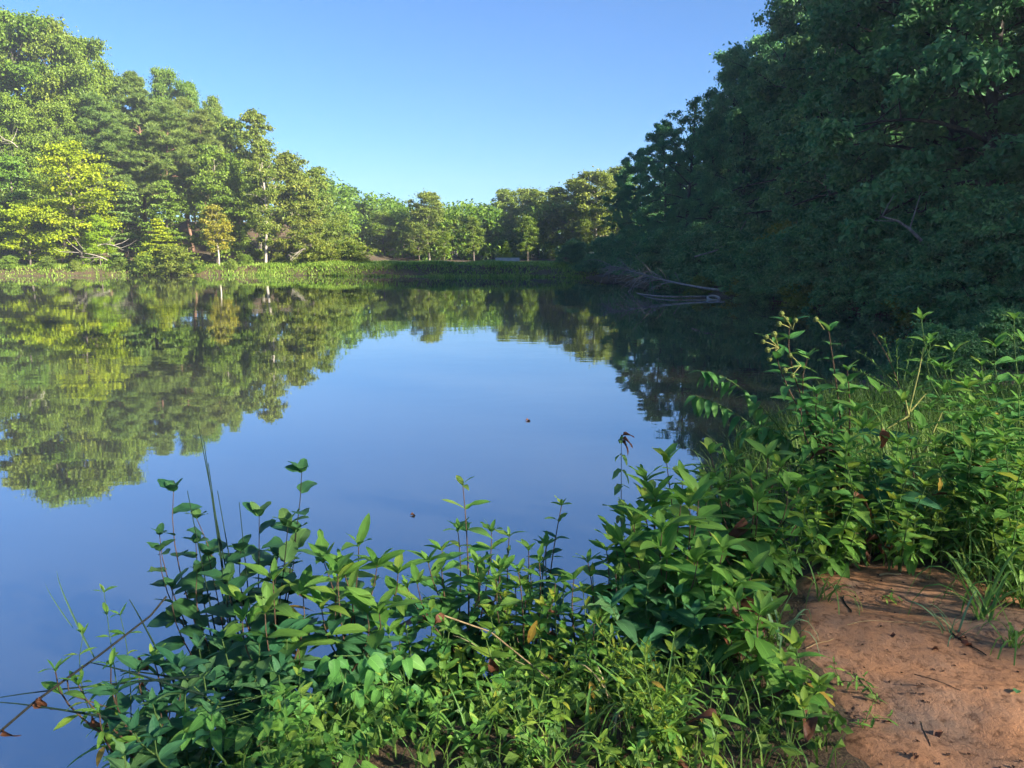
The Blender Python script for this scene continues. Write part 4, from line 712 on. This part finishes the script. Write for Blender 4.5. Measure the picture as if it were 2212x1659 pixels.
# feathery sunlit sprays
for lb, px, Y, tips in [('upright feathery yellow green sprig in the sun at the bottom', 1440, 2.2, [(1395, 1395, 2.35), (1440, 1500, 2.2), (1465, 1540, 2.15)]), ('pale feathery sprig left of the shaded shrub', 1400, 2.6, [(1290, 1340, 2.6), (1340, 1390, 2.55), (1310, 1400, 2.5)])]:
    bb = foot(px, Y); r_ = empty('feathery_sprig', bb); tag(r_, lb, 'weed')
    for t in tips: leafy_stem(r_, bb, P(*t), 'sprigl', .05, 17, f0=.2, per=3, alt=True, r0=.003, elev=(10, 60), top=2)
# low weeds
WG = 'low weeds on the near bank'
for i in range(70):
    reg = i % 3
    if reg == 0: px, Y = RN.uniform(1080, 1740), RN.uniform(2.0, 2.75)
    elif reg == 1: px, Y = RN.uniform(560, 1200), RN.uniform(2.0, 2.7)
    else: px, Y = RN.uniform(1700, 2240), RN.uniform(3.75, 4.6)
    if reg == 0 and px > 1560 and Y < 2.7: px -= 250
    b = foot(px, Y); kind = RN.choice(['weed', 'weedr', 'lime' if reg == 0 else 'weed', 'limer' if reg == 0 else 'weedr'])  # lime leaf colour adds to the sunlit look of this patch
    lbl = ['small leafy weed in the sunlit patch right of bottom centre', 'small leafy weed in the shade of the vines on the bank', 'small leafy weed under the right thicket'][reg]
    r_ = empty('low_weed', b); tag(r_, lbl, 'weed', ['low weeds in the sunlit patch', 'low weeds in the shade of the vines', 'low weeds under the right thicket'][reg])
    for k in range(RN.choice((2, 3, 3))): leafy_stem(r_, b, b + Vector((RN.uniform(-.12, .12), RN.uniform(-.12, .12), RN.uniform(.1, .26))), kind, RN.uniform(.045, .07), 4, f0=.3, r0=.0025, top=2)
# yellow and brown leaves that stand out
for lb, px, py, Y, kd, L in [('yellowing spotted leaf hanging in the sunlit weeds', 1268, 1500, 2.4, 'yellow', .09), ('yellow leaf lying above the spotted leaf', 1275, 1470, 2.45, 'yellow', .08), ('yellow leaf standing by the straw stalk', 1160, 1340, 2.85, 'yellow', .1), ('orange dead leaf below the centre shrub', 1060, 1420, 2.7, 'dead', .08),
        ('large curled brown leaf in the right thicket', 1905, 925, 3.75, 'dead', .1), ('yellow leaf in the shade of the right thicket', 2030, 1030, 3.5, 'yellow', .07), ('brown leaf caught under the round leaved shrub', 648, 1262, 3.0, 'dead', .07)]:
    p = P(px, py, Y); r_ = empty('loose_leaf', p); tag(r_, lb, 'leaf'); place_leaf(r_, p, RN.choice(LF[kd]), p, (RN.uniform(-.4, .4), -.3, -.8), L, upv=(0, -1, .3), name='blade')
# undergrowth that nobody could count
rng = np.random.RandomState(8); X = rng.uniform(-2.2, 6.5, 60000); Y = rng.uniform(1.3, 8.5, 60000); d = pond_sd(X, Y); pd = poly_sd(PATH, X, Y)
k = (d > -.12) & (pd < -.06) & (Y > 1.4 + .0 * X); X, Y, d = X[k], Y[k], d[k]; Z = np.maximum(land(X, Y), -.02); far_ = np.hypot(X, Y)
q = rng.rand(len(X)) < .5; V1, F1, v1 = blades(rng, X[q][:12000], Y[q][:12000], Z[q][:12000], np.where(X[q][:12000] > 1.6, .3, .15), .0035, .8)
C = np.stack([X[~q], Y[~q], Z[~q] + .05], 1)[:3600]; V2, F2, v2 = leaves_at(rng, C, np.full(len(C), .075), 7, .05, .8, .2)
V2[:, 2] = np.maximum(V2[:, 2], land(V2[:, 0], V2[:, 1]) + .005)
gx = rng.uniform(2.0, 5.2, 9000); gy = rng.uniform(2.6, 5.2, 9000); gk = (poly_sd(PATH, gx, gy) < -.04) & (pond_sd(gx, gy) > .3); gx, gy = gx[gk][:3600], gy[gk][:3600]
V3, F3, v3 = blades(rng, gx, gy, land(gx, gy), .42 * (1 + .4 * wob(gx, gy, .8)), .0045, 1.3); F1 = np.concatenate([F1, F3 + len(V1)]); V1 = np.concatenate([V1, V3]); v1 = np.concatenate([v1, .4 + .6 * v3])
LEAFM['under'] = crown_mat('undergrowth leaves', (.06, .13, .02), (.12, .23, .035), (.24, .32, .06), trans=.4)
tag(obj('undergrowth', npmesh('undergrowth', np.concatenate([V1, V2]), np.concatenate([F1, F2 + len(V1)]), LEAFM['under'], np.concatenate([v1, v2]))), 'short mixed grass and tiny leaves covering the near bank', 'undergrowth', kind='stuff')
# litter on the path
def on_path(px, py, dz=.0):
    p = G(px, py, .42)
    for _ in range(4): p = G(px, py, near_z(p.x, p.y) + dz)
    return p
for lb, px, py, L in [('dark dead leaf lying alone in the middle of the sand path', 2028, 1405, .045), ('small dark leaf on the sand right of the path grass', 1935, 1370, .035), ('dark leaf scrap near the bottom right of the sand path', 2035, 1580, .05), ('dark leaf scrap at the lower middle of the path', 1925, 1562, .035), ('dead leaf at the bottom edge of the sand path', 1975, 1640, .04), ('grey leaf on the sand by the bluish grass tuft', 2100, 1395, .07), ('bluish green leaf on the sand at the right photo edge', 2195, 1497, .06), ('tan curled leaf beside the path grass', 2088, 1380, .06)]:
    p = on_path(px, py, .006); r_ = empty('fallen_leaf', p); tag(r_, lb, 'leaf'); place_leaf(r_, p, RN.choice(LF['shrub_blue' if 'bluish green' in lb else 'dead']), p, (RN.uniform(-1, 1), RN.uniform(-1, 1), .12), L, name='blade')
for lb, a, c, r0, mt in [('short dark forked twig on the upper sand path', (1822, 1288), (1838, 1322), .004, 'dark'), ('pale splinter of wood at the top of the sand path', (1900, 1243), (1945, 1240), .006, 'straw'), ('long thin straw across the upper sand path', (1830, 1348), (2040, 1338), .0018, 'straw'), ('dark twig running down the left side of the path', (1850, 1455), (1905, 1515), .002, 'dark'), ('thin root across the middle of the sand path', (1975, 1455), (2075, 1490), .002, 'brown'), ('dark stick by the right edge of the sand path', (2050, 1360), (2130, 1415), .004, 'dark'), ('thin twig at the lower path', (1990, 1560), (2010, 1610), .0016, 'dark'), ('bare twig poking over the left edge of the path', (1740, 1400), (1800, 1378), .002, 'straw')]:
    A_, B_ = on_path(*a, .004), on_path(*c, .004); mid = (A_ + B_) / 2; mb = MB(); off = Vector((RN.uniform(-.03, .03), RN.uniform(-.03, .03), 0)); pts = bez(A_ - mid, (A_ - mid) * .3 + off, (B_ - mid) * .3 - off, B_ - mid, 9)
    for w_ in pts: w_[2] = near_z(w_[0] + mid.x, w_[1] + mid.y) + r0 - mid.z
    mb.tube(pts, np.linspace(r0, r0 * .6, 9), 5); tag(obj('twig', mb.mesh('twig', STEM[mt]), None, mid), lb, 'twig')
for lb, px, py in [('wilted seedling lying at the lower left of the path', 1870, 1560), ('tiny green seedling on the upper sand path', 1905, 1295), ('small seedling at the left edge of the path', 1815, 1480), ('tiny yellow green seedling in the middle left of the path', 1885, 1500), ('green sprout at the top left corner of the path', 1800, 1270)]:
    p = on_path(px, py); r_ = empty('seedling', p); tag(r_, lb, 'seedling')
    for k in range(3): leafy_stem(r_, p, p + Vector((RN.uniform(-.07, .07), RN.uniform(-.07, .07), RN.uniform(.02, .08))), 'weed', .035, 3, f0=.4, r0=.0015, top=1)
rng = np.random.RandomState(17); X = rng.uniform(1.1, 4.2, 9000); Y = rng.uniform(1.4, 3.8, 9000); k = poly_sd(PATH, X, Y) > .02; X, Y = X[k], Y[k]; k = (wob(X, Y, 1.3) + .7 * rng.randn(len(X))) > .55; X, Y = X[k][:230], Y[k][:230]
V, F, v = leaves_at(rng, np.stack([X, Y, path_z(X, Y) + .004], 1), np.full(len(X), .004), 3, .011, .3); V = V[:len(V) // 2 * 2]
V[:, 2] = np.clip(V[:, 2], path_z(V[:, 0], V[:, 1]) + .001, path_z(V[:, 0], V[:, 1]) + .008)
LEAFM['litter'] = crown_mat('leaf crumbs', (.03, .02, .014), (.09, .05, .03), (.2, .12, .07), trans=.05, gloss=.9)
tag(obj('litter', npmesh('litter', V, F, LEAFM['litter'], v)), 'dark crumbs of leaves and bark scattered on the sand path', 'litter', kind='stuff')
# specks afloat
for lb, px, py, L in [('small pale leaf floating on the open water below centre', 886, 1112, .06), ('tiny dark leaf floating on the open water right of centre', 1135, 908, .09)]:
    p = G(px, py, .006); r_ = empty('floating_leaf', p); tag(r_, lb, 'leaf'); place_leaf(r_, p, LF['dead'][1], p, (1, .2, .05), L, name='blade')

# ------------------------------------------------------------------ morning haze over the whole place
mb = MB(); x0, x1, y0, y1, z0, z1 = -260, 260, -140, 340, -4, 34
mb.add([(x, y, z) for z in (z0, z1) for y in (y0, y1) for x in (x0, x1)], [(0, 2, 3, 1), (4, 5, 7, 6), (0, 1, 5, 4), (2, 6, 7, 3), (0, 4, 6, 2), (1, 3, 7, 5)])
m = bpy.data.materials.new('morning haze'); m.use_nodes = True; n = m.node_tree; n.nodes.remove(n.nodes['Principled BSDF'])
pv = n.nodes.new('ShaderNodeVolumePrincipled'); pv.inputs['Color'].default_value = (.9, .95, 1, 1); pv.inputs['Density'].default_value = .0010; pv.inputs['Anisotropy'].default_value = 0.35
n.links.new(pv.outputs[0], n.nodes['Material Output'].inputs['Volume'])
tag(obj('haze', mb.mesh('haze', m, False)), 'thin morning haze filling the air over the pond', 'haze', kind='stuff')
